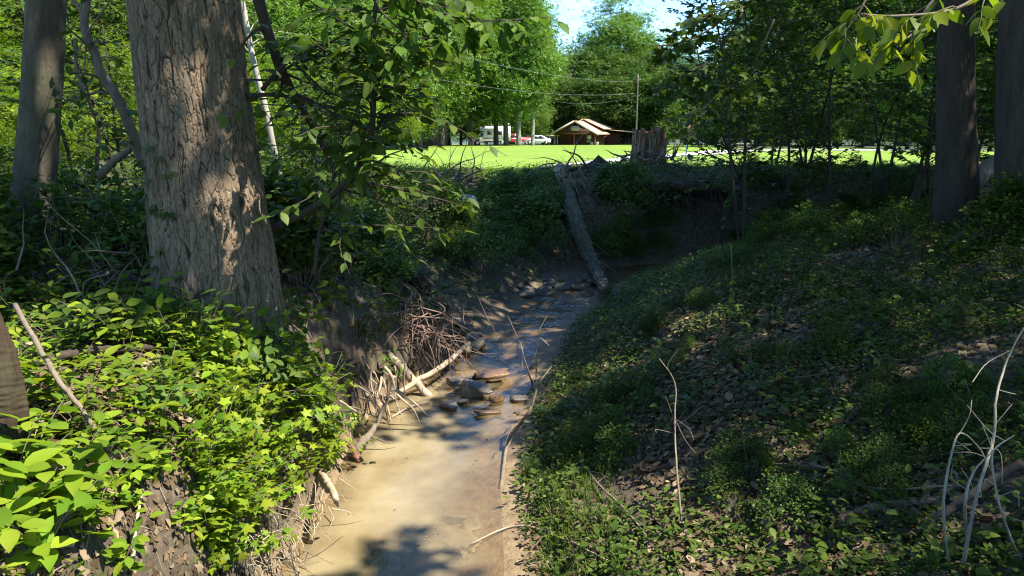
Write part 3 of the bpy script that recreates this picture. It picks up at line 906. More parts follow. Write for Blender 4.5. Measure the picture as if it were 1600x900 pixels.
US = [understory(0, 5.2, 2, 'diamond', (.08, .13), LF_DARK), understory(1, 4.4, 2, 'ovate', (.075, .12), LF_MID), understory(2, 6.0, 1, 'maple', (.09, .14), LF_DARK)]
spots = [(1165, 13.5, 0, 1.0), (1180, 15.5, 2, .95), (1235, 17.5, 1, 1.15), (1290, 15.0, 0, 1.05), (1345, 18, 2, 1.05), (1400, 14.5, 1, 1.25), (1455, 17.5, 0, 1.15), (1540, 13.5, 2, .95), (1600, 15.5, 1, 1.2), (1660, 13, 0, 1.0),
         (1260, 20, 2, 1.1), (1380, 21, 0, 1.2), (1500, 20, 1, 1.4), (1560, 22, 2, 1.2), (1200, 21.5, 0, .95), (1450, 23, 2, 1.25)]
lab = 'dark leafy understory tree with thin stems on the shaded right bank'
seen = set()
for i, (px, D, k, sc) in enumerate(spots):
    x = (px - 800) / F * (D * CP + 1.2 * SP + .2); loc = (x, D, gz(x, D))
    if k in seen:
        dup(US[k], loc, R.uniform(0, 6.28), sc, lab, 'understory trees on the right bank')
    else:
        seen.add(k); place(US[k], loc, R.uniform(0, 6.28), sc); tag(US[k], lab, 'tree', 'understory trees on the right bank')
# the same kinds on the shaded left bank
lab = 'small leafy understory tree among the shaded shrubs of the left bank'
for i, (px, D, k, sc) in enumerate([(470, 10.5, 1, .55), (520, 12.5, 0, .55), (545, 15.5, 1, .5), (450, 15, 2, .8), (150, 12, 0, .95), (225, 10.5, 1, .75), (10, 12.5, 1, .85), (100, 16, 2, 1.0), (330, 15, 0, 1.0), (500, 19, 0, .7), (-60, 10, 2, .8)]):
    x = (px - 800) / F * (D * CP + 1.2 * SP + .2); loc = (x, D, gz(x, D))
    dup(US[k], loc, R.uniform(0, 6.28), sc, lab, 'understory trees on the left bank')

# ------------------------------------------------------------------ background trees
def far_tree(name, h, cb, cr, nclump, per, lsize, leafm, wood, shape=1.0, kind='blob', tr=.03):
    t = empty(name)
    gw, gl = Geo(), Geo()
    P = smooth_path([(0, 0, -.4), (R.normal(0, .15), R.normal(0, .15), h * .35), (R.normal(0, .3), R.normal(0, .3), h * .65), (0, 0, h * .93)], 24)
    tube(gw, P, [h * tr * .75, h * tr * .5, h * tr * .3, .04], 12, rough=.08)
    cs = []
    while len(cs) < nclump:
        u = R.uniform(-1, 1, 3)
        if u[0] ** 2 + u[1] ** 2 + u[2] ** 2 > 1: continue
        rr = np.linalg.norm(u)
        if R.random() > .25 + .75 * rr: continue
        zz = u[2]; wd = 1.0 - .28 * max(zz, 0) * shape + .1 * min(zz, 0)
        cs.append((u[0] * cr * wd, u[1] * cr * wd, cb + (h - cb) * (zz * .5 + .5)))
    cs = np.array(cs)
    cs *= 1 + (vnoise(cs[:, 0] * .45 + 10, cs[:, 1] * .45, cs[:, 2] * .45, seed=len(bpy.data.objects)) - .5)[:, None] * np.array([.5, .5, .0])
    for i in R.choice(nclump, min(28, nclump), replace=False):
        c = cs[i]; zb = np.clip(c[2] - np.hypot(c[0], c[1]) * .7, h * .12, h * .8)
        b = P[int(zb / h * 23 / .96 * .98)]
        tube(gw, smooth_path([b, b * .5 + c * .5 + np.array([0, 0, -.04 * h * .3]), c], 7), [h * .006, .012], 5, caps=False)
    sz = R.uniform(.55, 1.25, nclump) * cr * .215
    off = R.normal(0, 1, (nclump, per, 3)) * sz[:, None, None] * np.array([1, 1, .5])
    p = (cs[:, None] + off).reshape(-1, 3); n = len(p)
    out = norm(p - np.array([0, 0, (cb + h) * .45]))
    tone = np.repeat(R.uniform(.0, 1, nclump), per)
    leaves(gl, p, rdir(n, .5), norm(UP * .8 + out * .6 + R.normal(0, .45, (n, 3))), R.uniform(.7, 1.3, n) * lsize, kind, tone)
    gw.obj('trunk', wood, t, smooth=True); gl.obj('crown', leafm, t)
    return t


FT = {
    'tall': far_tree('tall_tree', 22, 5.2, 5.6, 150, 85, .30, LF_FAR, BK_PALE, .8),
    'round': far_tree('round_tree', 22, 6, 5.4, 150, 95, .32, LF_FAR, BK_DARK, .3),
    'deep': far_tree('deep_green_tree', 20, 1.8, 5.0, 160, 80, .32, LF_FARD, BK_DARK, .9),
    'edge': far_tree('wood_edge_tree', 14, .6, 4.4, 170, 95, .20, LF_FAR, BK_DARK, .6),
    'edge2': far_tree('wood_edge_tree', 12, .4, 4.6, 170, 95, .19, LF_SUN, BK_DARK, .5),
    'mid': far_tree('mid_tree', 18, 3.0, 5.0, 170, 100, .24, LF_FAR, BK_SMOOTH, .7, tr=.022),
}
HT = {'tall': 22, 'round': 22, 'deep': 20, 'edge': 14, 'edge2': 12, 'mid': 18}
used_ft = set()


def bg(kind, px, D, top, label, group=None, wide=1.0):
    x = (px - 800) / F * D * CP
    z = gz(x, D)
    h = (205 - top) / F * D + 3 - z
    s = h / HT[kind]; sc = (s * wide, s * wide, s)
    rz = R.uniform(0, 6.28)
    r = FT[kind]
    if kind in used_ft:
        dup(r, (x, D, z), rz, sc, label, group)
        if not group:
            pass
    else:
        used_ft.add(kind); place(r, (x, D, z), rz, sc); tag(r, label, 'tree', group)
    return r


def bgs(kind, lst, label, group, wide=1.0):
    for px, D, top in lst:
        bg(kind, px, D, top, label, group, wide)


# the lawn trees beside the vehicles, each with its own look
bg('tall', 832, 104, 10, 'tallest white-trunked tree on the lawn, in front of the small white car', wide=.68)
bg('tall', 811, 110, 5, 'slim pale trunk standing in front of the red pickup', wide=.85)
bg('mid', 791, 100, -45, 'thick dark-trunked tree on the lawn between the white van and red pickup')
bg('mid', 775, 108, -30, 'dark-trunked lawn tree standing in front of the white box van')
bgs('mid', [(690, 92, -60), (735, 120, -20), (655, 75, -80), (640, 100, -70)], 'sunlit leafy tree at the left edge of the lawn', 'trees along the left lawn edge')
bg('round', 966, 182, 6, 'tallest round-topped tree rising behind the brown lodge into the sky', wide=1.05)
bgs('deep', [(700, 150, 10), (745, 155, 20), (800, 150, 40), (850, 170, 80), (882, 175, 82), (905, 180, 78), (930, 172, 70), (948, 168, 82), (985, 172, 78), (1005, 190, 66), (1022, 168, 82), (1042, 172, 74), (870, 165, 110), (915, 162, 118), (960, 160, 115), (1000, 160, 112), (1040, 158, 108)],
    'dark green tree in the wood behind the brown lodge', 'trees behind the lodge', 1.15)
bgs('deep', [(1068, 150, 88), (1090, 120, 100), (1118, 130, 90), (1150, 110, 60), (1185, 120, -10), (1225, 100, -30), (1270, 110, -40), (1310, 95, -60), (1360, 105, -60), (1410, 90, -70), (1460, 100, -70), (1520, 88, -80), (1580, 95, -80), (1640, 85, -80)],
    'dark green tree in the wood beyond the right lawn', 'trees beyond the right lawn', 1.1)
bgs('edge', [(650, 128, 120), (685, 134, 130), (720, 140, 120), (760, 138, 135), (800, 142, 130), (830, 144, 140), (1005, 172, 150), (1040, 160, 150), (1075, 140, 140), (1110, 120, 135)], 'low leafy tree in the far edge of the wood beyond the lawn', 'low trees of the far wood edge')
bgs('edge', [(1150, 84, 120), (1215, 78, 110), (1290, 74, 100), (1350, 68, 90), (1420, 64, 80), (1490, 58, 60), (1570, 50, 30), (1640, 46, 0)], 'low leafy tree at the edge of the right lawn', 'edge trees of the right lawn')
bgs('edge', [(20, 34, -60), (150, 40, -80), (280, 42, -80), (430, 44, -70), (520, 52, -60), (585, 62, -60), (-40, 46, -90), (340, 55, -90), (470, 66, -90), (640, 82, 60)], 'sunlit leafy tree in the wood behind the left bank', 'sunlit trees of the left wood')
bgs('edge2', [(60, 27, 40), (165, 31, 60), (-40, 25, 0), (250, 30, 90), (420, 33, 90), (480, 38, 110), (555, 46, 120), (620, 60, 130), (120, 24, 130), (10, 20, 110)], 'bright yellow-green young tree in the left wood', 'young trees of the left wood')
bgs('deep', [(60, 70, -120), (200, 66, -120), (350, 75, -120), (500, 85, -110), (600, 100, -90), (-80, 60, -120), (680, 130, -30)], 'tall dark green tree deep in the left wood', 'deep trees of the left wood', 1.2)

# ------------------------------------------------------------------ shrubs and plants
def bush(r, h, n, lsize, kind, leafm, name='bush'):
    t = empty(name)
    gl, gw = Geo(), Geo()
    m = max(8, n // 40)
    a = R.uniform(0, 2 * PI, m); rr = r * np.sqrt(R.random(m)); c = np.stack([np.cos(a) * rr, np.sin(a) * rr, h * (1 - .6 * (rr / r) ** 2) * R.uniform(.45, 1, m)], -1)
    for k in range(m):
        tube(gw, smooth_path([(c[k, 0] * .2, c[k, 1] * .2, -.05), c[k] * np.array([.6, .6, .55]) + R.normal(0, .03, 3), c[k]], 6), [.007, .002], 4, caps=False)
    p = (c[:, None] + R.normal(0, 1, (m, 40, 3)) * np.array([.16, .16, .11]) * r * 1.1).reshape(-1, 3)
    p[:, 2] = np.abs(p[:, 2]) + .01
    k = len(p); out = norm(p * np.array([1, 1, .6]))
    leaves(gl, p, norm(rdir(k, .4) + out * .5), norm(UP + out * .5 + R.normal(0, .4, (k, 3))), R.uniform(.7, 1.25, k) * lsize, kind, np.repeat(R.uniform(.2, .8, m), 40))
    gw.obj('stem', BK_TWIG, t, smooth=True); gl.obj('foliage', leafm, t)
    return t


def plant(nst, h, lsize, lps, kind, leafm, name='leafy_plant', spread=.7):
    t = empty(name)
    gl, gw = Geo(), Geo()
    for s in range(nst):
        a = R.uniform(0, 2 * PI); l = h * R.uniform(.6, 1.1); sp = spread * R.uniform(.3, 1)
        d = np.array([math.cos(a) * sp, math.sin(a) * sp, 1.0])
        P = smooth_path([(0, 0, -.04), d * l * .45, d * l * np.array([1.1, 1.1, .85])], 9)
        tube(gw, P, [.0045, .0015], 4, caps=False)
        n = int(lps * R.uniform(.8, 1.2)); f = np.linspace(.3, 1, n) * 8; i = np.minimum(f.astype(int), 7); w = (f - i)[:, None]
        p = P[i] * (1 - w) + P[i + 1] * w
        an = np.arange(n) * 2.4 + R.uniform(0, 6)
        ax = np.stack([np.cos(an), np.sin(an), np.full(n, .12)], -1) + R.normal(0, .2, (n, 3))
        # short petioles put the leaf a little off the stem
        leaves(gl, p + ax * .02, ax, norm(UP + R.normal(0, .28, (n, 3)) + .25 * ax), R.uniform(.7, 1.2, n) * lsize, kind)
    gw.obj('stem', BK_TWIG, t, smooth=True); gl.obj('foliage', leafm, t, smooth=True)
    return t


PL = [plant(6, .42, .095, 8, 'ovate', LF_SUN), plant(5, .36, .085, 8, 'ovate', LF_SUN), plant(7, .46, .10, 8, 'ovate', LF_MID), plant(5, .3, .12, 3, 'creeper', LF_SUN, 'creeper_plant', 1.0),
      plant(6, .28, .065, 9, 'maple', LF_SUN, 'lobed_plant', 1.1), plant(5, .3, .125, 7, 'ovate', LF_SUN, 'broad_leaved_plant')]
used = set()


def put(proto, loc, sc, label, cat, group, tilt=0.12):
    rot = (R.normal(0, tilt), R.normal(0, tilt), R.uniform(0, 6.28))
    if proto.name in used:
        return dup(proto, loc, 0, sc, label, group, rot)
    used.add(proto.name); place(proto, loc, 0, sc, rot); tag(proto, label, cat, group)
    return proto


def scatter_px(poly, n, mind=0):
    poly = np.array(poly, float); out = []
    while len(out) < n:
        p = R.uniform(poly.min(0), poly.max(0), (n * 2, 2)); p = p[inpoly(p, poly)]
        for q in p:
            out.append(gp(*q))
            if len(out) >= n: break
    return out


def scatter_xy(poly, n):
    poly = np.array(poly, float); out = np.zeros((0, 2))
    while len(out) < n:
        p = R.uniform(poly.min(0), poly.max(0), (n * 3, 2)); out = np.concatenate([out, p[inpoly(p, poly)]])
    out = out[:n]
    return np.stack([out[:, 0], out[:, 1], H(out[:, 0], out[:, 1])], -1)


G1 = 'leafy plants on the sunlit left bank'
for p in scatter_xy([(-2.9, 5.0), (-1.75, 5.0), (-1.65, 6.3), (-1.85, 6.5), (-2.0, 5.5), (-2.8, 5.5)], 66):
    put(PL[R.choice([0, 1, 2, 4])], p + np.array([0, 0, .02]), R.uniform(.8, 1.2), 'green plant growing against the root flare of the thick tree', 'plant', 'plants at the root flare', .45)
LB = [(-3.6, 2.2), (-1.85, 2.2), (-1.75, 4.3), (-1.62, 5.6), (-1.75, 6.6), (-2.2, 5.9), (-4.4, 6.2)]
for p in scatter_xy(LB, 240):
    if (p[0] + 2.38) ** 2 + (p[1] - 6) ** 2 < .28: continue
    if p[1] < 3.4 and p[0] > -2.6 and R.random() < .55: continue
    k = R.choice([0, 1, 2, 0, 1, 1, 5]); put(PL[k], p, R.uniform(.5, .95), ['oval-leaved green plant on the sunlit left bank'] * 5 and ('broad-leaved plant low on the sunlit left bank' if k == 5 else 'oval-leaved green plant on the sunlit left bank below the thick tree'), 'plant', G1 if k != 5 else 'broad-leaved plants on the left bank')
for p in scatter_xy([(-2.0, 4.1), (-1.72, 4.1), (-1.6, 6.4), (-1.78, 6.4)], 80):
    put(PL[4], p, R.uniform(.8, 1.3), 'yellow-green lobed-leaf plant on the lip of the left bank', 'plant', 'lobed plants along the bank lip', .35)
for q in [(345, 860), (410, 855), (310, 640), (240, 690), (470, 700), (440, 640), (130, 830), (500, 735)]:
    put(PL[3], gp(*q), R.uniform(.8, 1.15), 'five-fingered creeper plant on the sunlit left bank', 'plant', 'five-fingered creepers')
for q in [(40, 740), (20, 660), (90, 800), (30, 850), (120, 780), (60, 880), (15, 780), (130, 860)]:
    put(PL[5], gp(*q), R.uniform(1.0, 1.4), 'broad-leaved plant low on the sunlit left bank', 'plant', 'broad-leaved plants on the left bank')

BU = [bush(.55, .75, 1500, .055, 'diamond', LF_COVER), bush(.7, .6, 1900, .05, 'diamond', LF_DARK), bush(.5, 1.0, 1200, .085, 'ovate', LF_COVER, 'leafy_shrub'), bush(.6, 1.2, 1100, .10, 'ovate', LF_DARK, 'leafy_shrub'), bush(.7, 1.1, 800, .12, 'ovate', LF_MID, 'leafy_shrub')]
# the round bush below the stump
for (px, py, k, s) in [(985, 385, 0, 1.45)]:
    p = np.array([2.62, 17.0, gz(2.62, 17.0) - .35]); put(BU[k], p, s, 'largest rounded bush on the far bank, below the jagged stump', 'bush', None)
fb = [(-4, 11), (-1.6, 11.2), (-.6, 12.3), (.1, 14.2), (.9, 16.0), (2.2, 17.1), (4.2, 18.2), (9, 18.5), (9, 20.3), (0, 20.6), (-6, 20.5), (-6, 13)]
for p in scatter_xy(fb, 120):
    if 3.0 < p[0] < 5.0 and p[1] < 19.4: continue
    if abs((p[0] - 1.5)) < .6 and p[1] > 15.0 or (-2.2 < p[0] < 3.4 and p[1] > 17.9): continue
    if p[1] > 17.2 and p[0] > -.8 and p[0] < 5.5 and R.random() < .6: continue
    k = R.integers(0, 3); put(BU[k], p, R.uniform(.5, 1.05) * (.36 if p[1] > 17.6 else .7 if p[1] > 16.2 else 1), 'low shaded bush on the far bank between creek and lawn' if k < 2 else 'broad-leaved shaded shrub on the far bank', 'bush', 'bushes on the far bank' if k < 2 else 'shrubs on the far bank')
for p in scatter_xy([(-1.2, 12.6), (.1, 14.4), (.9, 16.2), (2.2, 17.2), (3.2, 17.6), (2.6, 19), (-1.5, 19)], 110):
    if abs(p[0] - 1.6) < .35 or p[1] > 17.9: continue
    k = R.integers(0, 3); put(BU[k], p, R.uniform(.3, .6), 'low shaded bush on the far bank between creek and lawn' if k < 2 else 'broad-leaved shaded shrub on the far bank', 'bush', 'bushes on the far bank' if k < 2 else 'shrubs on the far bank')
for poly, nn_ in (([(1.95, 15.9), (3.4, 16.5), (3.5, 17.6), (2.0, 17.6)], 34), ([(-.8, 13), (.7, 15.6), (1.1, 18.2), (-1, 18.2)], 36)):
    for p in scatter_xy(poly, nn_):
        k = R.choice([0, 2]); put(BU[k], p, R.uniform(.35, .75), 'low shaded bush on the far bank between creek and lawn' if k < 2 else 'broad-leaved shaded shrub on the far bank', 'bush', 'bushes on the far bank' if k < 2 else 'shrubs on the far bank', .3)
for p in scatter_xy([(-8, 5.5), (-2.75, 5.7), (-2.1, 6.6), (-1.9, 8.2), (-1.4, 10.2), (-3, 12), (-9, 12)], 62):
    k = R.choice([2, 3, 3]); put(BU[k], p, R.uniform(.6, 1.05), 'oval-leaved shaded shrub behind the thick tree on the left bank', 'bush', 'shrubs on the left bank')
for p in scatter_xy([(2.6, 11.0), (4.2, 8.8), (7.5, 8), (12, 10), (14, 15.3), (5, 15), (2.6, 14)], 130):
    k = R.choice([2, 3, 4, 4, 0]); put(BU[k], p, R.uniform(.5, .9) * (.55 if p[1] > 9.5 else 1), 'shaded green shrub in the undergrowth of the right bank', 'bush', 'shrubs on the right bank')
for p in scatter_xy([(5, 17.2), (14, 18), (18, 21), (6, 21)], 26):
    k = R.choice([2, 3]); put(BU[k], p, R.uniform(.22, .4), 'shaded shrub between creek and right lawn', 'bush', 'shrubs by the right lawn')
PD = [plant(5, .38, .09, 6, 'ovate', LF_COVER, 'seedling'), plant(4, .45, .10, 5, 'ovate', LF_DARK, 'seedling'), plant(4, .25, .10, 4, 'maple', LF_COVER, 'maple_seedling')]
for p in scatter_xy([(1.5, 3.2), (3.4, 2.6), (6.5, 6.5), (7, 9.5), (2.6, 11.5), (1.4, 8.5), (1.3, 5.5)], 110):
    k = R.integers(0, 3); put(PD[k], p, R.uniform(.4, .9), 'small green seedling in the leaf litter of the right bank' if k < 2 else 'lobed-leaf seedling in the leaf litter of the right bank', 'plant', 'seedlings on the right bank' if k < 2 else 'lobed seedlings on the right bank')
for p in scatter_xy([(-1.95, 5.9), (-1.6, 6.0), (-1.75, 7.3), (-1.3, 8.6), (-.6, 10.0), (-1.2, 10.6), (-2.2, 8)], 46):
    put(PD[R.integers(0, 2)], p + np.array([0, 0, .02]), R.uniform(.8, 1.4), 'green plant hanging on the steep left bank above the pool', 'plant', 'plants on the steep left bank', .4)
for px in range(1045, 1680, 22):
    D = R.uniform(84, 108); x = (px + R.uniform(-8, 8) - 800) / F * D * CP
    put(BU[R.choice([2, 3])], (x, D, gz(x, D) - .2), R.uniform(2.6, 4.4), 'tall shrub in the shade where the wood meets the right lawn', 'bush', 'shrubs where the wood meets the right lawn', 0)
for p in scatter_xy([(4.7, 16.7), (7, 17.0), (10, 17.2), (11, 18.6), (7, 18.4), (4.7, 18.0)], 52):
    k = R.choice([0, 2, 3]); put(BU[k], p, R.uniform(.35, .62), 'shaded shrub between creek and right lawn', 'bush', 'shrubs by the right lawn', .2)
cen = [gp(*q) for q in [(1030, 590), (1060, 560), (930, 640), (950, 700), (1180, 560), (1000, 520), (1100, 480), (880, 720), (1280, 560), (1240, 700), (1380, 640), (1200, 800), (1340, 760), (1460, 700), (1520, 620)]]
for c in cen:
    for j in range(R.integers(3, 6)):
        x, y = c[0] + R.normal(0, .17), c[1] + R.normal(0, .2)
        put(BU[R.choice([0, 0, 2])], (x, y, gz(x, y)), R.uniform(.16, .36), 'knee-high clump of fine green leaves in the litter of the right bank', 'plant', 'leafy clumps in the right bank litter')
# creeper climbing the thick trunk
g = Geo(); gw = Geo(); n = 0
base = np.array([-2.62, 5.62, 1.5])
for k in range(26):
    a = R.uniform(3.6, 4.6); z = R.uniform(1.7, 3.0); rr = .465 - .04 * (z - 1.7)
    p = np.array([-2.36 - .05 * (z - 1.4) + math.cos(a) * rr, 6.0 + math.sin(a) * rr, z])
    leaves(g, [p - base], [np.array([math.cos(a), math.sin(a), -.9]) + R.normal(0, .3, 3)], [np.array([math.cos(a), math.sin(a), .8])], R.uniform(.06, .10), 'creeper')
tube(gw, smooth_path(np.array([(-2.62, 5.56, 1.4), (-2.66, 5.62, 1.9), (-2.60, 5.60, 2.4), (-2.70, 5.68, 3.0)]) - base, 16), [.005, .002], 5)
t = empty('climbing_creeper', base, label='five-leaved creeper climbing the shaded side of the thick trunk', cat='vine'); g.obj('foliage', LF_COVER, t); gw.obj('stem', BK_TWIG, t, smooth=True)

# ------------------------------------------------------------------ ground cover and leaf litter (uncountable)
def cover(name, poly, ntuft, per, size, hgt, rad, kind, m, dens_seed, thr, rnd=None, up=.3):
    p = scatter_xy(poly, ntuft)
    d = fbm(p[:, 0] * 1.1, p[:, 1] * 1.1, seed=dens_seed, oct=3); p = p[d > thr]
    dd, sd, s, hw = creek(p[:, 0], p[:, 1]); p = p[dd > .12]
    c0 = gp(1085, 720); op = np.exp(-(((p[:, 0] - c0[0]) / .65) ** 2 + ((p[:, 1] - c0[1]) / 1.1) ** 2)) 
    p = p[R.random(len(p)) > op * .9]
    n = len(p)
    q = np.repeat(p, per, 0); a = R.uniform(0, 2 * PI, n * per); rr = rad * np.sqrt(R.random(n * per))
    q = q + np.stack([np.cos(a) * rr, np.sin(a) * rr, 0 * a], -1); q[:, 2] = H(q[:, 0], q[:, 1]) + R.uniform(.01, 1, n * per) * np.repeat(R.uniform(*hgt, n), per)
    ax = np.stack([np.cos(a), np.sin(a), R.uniform(-.1, .35, n * per)], -1) + R.normal(0, .3, (n * per, 3))
    g = Geo(); leaves(g, q, ax, norm(UP + R.normal(0, up, (n * per, 3))), R.uniform(.6, 1.3, n * per) * size, kind, np.repeat(R.random(n), per) if rnd is None else rnd)
    return g.obj(name, m, kind='stuff')


RB = [(.05, 2.6), (4, 1.8), (8.5, 6.5), (9, 12), (3.2, 15.2), (2.2, 13.8), (1.0, 11), (.35, 8.5), (.1, 6)]
cover('ground_cover', RB, 13000, 16, .032, (.03, .17), .12, 'diamond', LF_COVER, 61, .40)
cover('ground_cover', RB, 5200, 7, .065, (.04, .22), .15, 'ovate', LF_COVER, 63, .44)
cover('ground_cover', [(-9, 6), (-1.7, 6.2), (-1.0, 9.9), (.5, 13.8), (2.2, 16.6), (10, 17.2), (16, 21), (-10, 21)], 7000, 12, .06, (.04, .3), .2, 'diamond', LF_DARK, 65, .40)
cover('ground_cover', LB, 900, 8, .05, (.03, .16), .13, 'ovate', LF_SUN, 67, .46)
# grass by the right water's edge and along the lawn front
p = scatter_xy([(.1, 4.2), (.75, 4.2), (.95, 8.5), (.45, 8.5)], 800); p = p[vnoise(p[:, 0] * 2, p[:, 1] * 2, seed=71) > .45]
q = np.repeat(p, 7, 0); n = len(q); a = R.uniform(0, 6.28, n)
g = Geo(); leaves(g, q + R.normal(0, .02, (n, 3)) * np.array([1, 1, 0]), np.stack([np.cos(a) * .7, np.sin(a) * .7, R.uniform(.5, 1.4, n)], -1), np.stack([-np.cos(a), -np.sin(a), 1 + 0 * a], -1), R.uniform(.05, .13, n), 'blade'); g.obj('grass', LF_COVER, kind='stuff')
p = scatter_xy([(-8, 20.3), (-2.5, 19.2), (1.5, 19.2), (3, 20.4), (16, 20.6), (18, 24), (-8, 23)], 10000)
q = np.repeat(p, 4, 0); n = len(q); a = R.uniform(0, 6.28, n)
g = Geo(); leaves(g, q + R.normal(0, .04, (n, 3)) * np.array([1, 1, 0]), np.stack([np.cos(a) * .6, np.sin(a) * .6, R.uniform(.6, 1.4, n)], -1), np.stack([-np.cos(a), -np.sin(a), 1 + 0 * a], -1), R.uniform(.06, .16, n), 'blade'); g.obj('grass', LF_SUN, kind='stuff')


def litter(poly, n, size, seed, thr):
    p = scatter_xy(poly, n); p = p[fbm(p[:, 0] * .9, p[:, 1] * .9, seed=seed, oct=3) > thr]
    dd, sd, s, hw = creek(p[:, 0], p[:, 1]); p = p[dd > .05]; n = len(p)
    e = .05; nx = (H(p[:, 0] - e, p[:, 1]) - H(p[:, 0] + e, p[:, 1])) / (2 * e); ny = (H(p[:, 0], p[:, 1] - e) - H(p[:, 0], p[:, 1] + e)) / (2 * e)
    N = norm(np.stack([nx, ny, np.ones(n)], -1) + R.normal(0, .3, (n, 3)))
    p[:, 2] += R.uniform(.004, .03, n)
    A = rdir(n, .1); A = norm(A - N * (A * N).sum(-1, keepdims=True))
    g = Geo(); h = n // 2
    leaves(g, p[:h], A[:h], N[:h] * np.where(R.random(h) < .5, 1, 1)[:, None], R.uniform(.6, 1.3, h) * size, 'curl')
    leaves(g, p[h:], A[h:], N[h:], R.uniform(.6, 1.35, n - h) * size, 'maple')
    return g.obj('leaf_litter', LF_DEAD, kind='stuff')


litter(RB, 30000, .062, 81, .30)
litter([(.9, 3.6), (2.6, 3.4), (2.7, 6.6), (1.0, 7.2)], 7500, .072, 82, .2)
litter([(1.9, 7.2), (3.2, 7.2), (3.2, 9.6), (2, 9.6)], 2500, .07, 84, .2)
litter([(-3.2, 2.0), (-1.66, 2.0), (-1.66, 4.6), (-3, 4.4)], 4200, .06, 86, .15)
litter(RB, 9000, .055, 88, .0)
litter(LB + [], 4000, .07, 83, .30)
litter([(-8, 6), (-1.7, 6.2), (-1.0, 9.9), (.5, 13.8), (2.2, 16.6), (10, 17.2), (10, 20), (-8, 19)], 4500, .08, 85, .35)

# small twigs strewn on the floor: stuff
def twig_litter(poly, n):
    g = Geo()
    for p in scatter_xy(poly, n):
        a = R.uniform(0, PI); l = R.uniform(.1, .45); d = np.array([math.cos(a), math.sin(a)])
        Q = [np.array([*(p[:2] + d * l * f + R.normal(0, .02, 2)), 0]) for f in (-.5, -.15, .2, .5)]
        for q in Q: q[2] = gz(q[0], q[1]) + R.uniform(.005, .05)
        tube(g, Q, [R.uniform(.002, .006), .0015], 4, caps=False)
    g.obj('twig_litter', DEADW, kind='stuff', smooth=True)


twig_litter(RB, 420); twig_litter(LB, 260)


# ------------------------------------------------------------------ sticks, logs, roots
def stick(name, label, pts, r, m=DRIFT, cat='branch', twigs=0, tl=(.1, .3), sides=8, n=26, rough=.1, seed=1, grp=None, ridge=.10):
    pts = np.array(pts); base = pts[0].copy()
    g = Geo(); P = smooth_path(pts - base, n)
    P[1:-1] += R.normal(0, 1, (n - 2, 3)) * (1 if n < 40 else 0) * min(np.array(r).mean() * .16, .005)
    tube(g, P, r, sides, rough=rough, seed=seed, ridge=ridge)
    for i in range(twigs):
        k = R.integers(4, n - 2); d = norm(R.normal(0, 1, 3) + np.gradient(P, axis=0)[k] * 8 + np.array([0, 0, .3])); l = R.uniform(*tl)
        tube(g, smooth_path([P[k], P[k] + d * l * .5 + R.normal(0, .02, 3), P[k] + d * l + R.normal(0, .04, 3)], 8), [np.array(r).mean() * .4, .0015], 5, caps=False)
    o = g.obj(name, m, smooth=True, label=label, cat=cat, group=grp)
    o.location = base
    return o


def W(px, py, z=0.0, dz=0):
    d = ray(px, py); t = (z - CAMZ) / d[2]
    return np.array([0, 0, CAMZ]) + d * t


stick('driftwood_branch', 'thick pale driftwood branch slanting down into the muddy pool', [W(566, 522, .75), W(600, 548, .5), W(640, 588, .22), W(672, 622, -.03)], [.05, .058, .052, .045], twigs=2)
stick('driftwood_branch', 'long thin driftwood stick crossing the thicker one at the riffle', [W(585, 640, -.02), W(640, 602, .15), W(690, 572, .22), W(733, 536, .33)], [.022, .032, .036, .03])
stick('driftwood_snag', 'split dark driftwood snag sticking out of the left pool edge', [W(548, 712, .02), W(566, 692, .12), W(588, 664, .22), W(605, 622, .4)], [.05, .045, .025, .01], DEADW, twigs=3)
stick('driftwood_snag', 'short reddish broken snag beside the split dark one', [W(562, 722, 0), W(552, 704, .10), W(540, 690, .2)], [.035, .03, .015], REDW)
stick('driftwood_branch', 'small pale stick lying on the pool surface near the thick branch', [W(612, 652, .01), W(640, 636, .03), W(672, 628, .02)], [.010, .013, .008], twigs=2)
stick('driftwood_branch', 'short pale root end poking from the left bank lip', [gp(500, 745) + np.array([0, 0, .06]), W(522, 772, .42), W(528, 790, .3)], [.03, .028, .012])
stick('curved_branch', 'long bare curved branch leaning over the right water edge', [gp(782, 765), gp(795, 700) + np.array([0, 0, .06]), W(828, 640, .45), W(842, 600, .6), W(862, 572, .72)], [.020, .018, .014, .010, .005], DEADW, twigs=4)
stick('forked_twig', 'pale forked twig standing up at the head of the riffle', [gp(832, 600), W(822, 570, .5), W(812, 535, .75), W(798, 515, .95)], [.011, .009, .006, .003], DRIFT, twigs=4)
stick('forked_twig', 'second pale crooked twig beside the forked one above the riffle', [gp(838, 590), W(838, 545, .6), W(843, 528, .75), W(858, 540, .7)], [.008, .007, .005, .003], DRIFT, twigs=3)
stick('fallen_branch', 'grey fallen branch lying down through the sunlit left bank plants', [gp(35, 560) + np.array([0, 0, .35]), gp(95, 665) + np.array([0, 0, .3]), gp(140, 715) + np.array([0, 0, .25]), gp(198, 768) + np.array([0, 0, .08])], [.016, .016, .013, .010], BK_TWIG, twigs=5)
stick('fallen_log', 'dark horizontal log behind the plants at far left', [gp(30, 575), gp(130, 572) + np.array([0, 0, .1]), gp(245, 560) + np.array([0, 0, .08])], [.032, .03, .024], BK_DARK, 'log')
stick('leaning_log', 'thick sunlit brown trunk leaning in at the left edge', [at(-60, 820, 3.3), at(-20, 690, 3.35), at(-18, 590, 3.4), at(-50, 480, 3.5)], [.19, .165, .13, .11], BK_BIG, 'log', sides=72, rough=.05, n=160, ridge=.2)
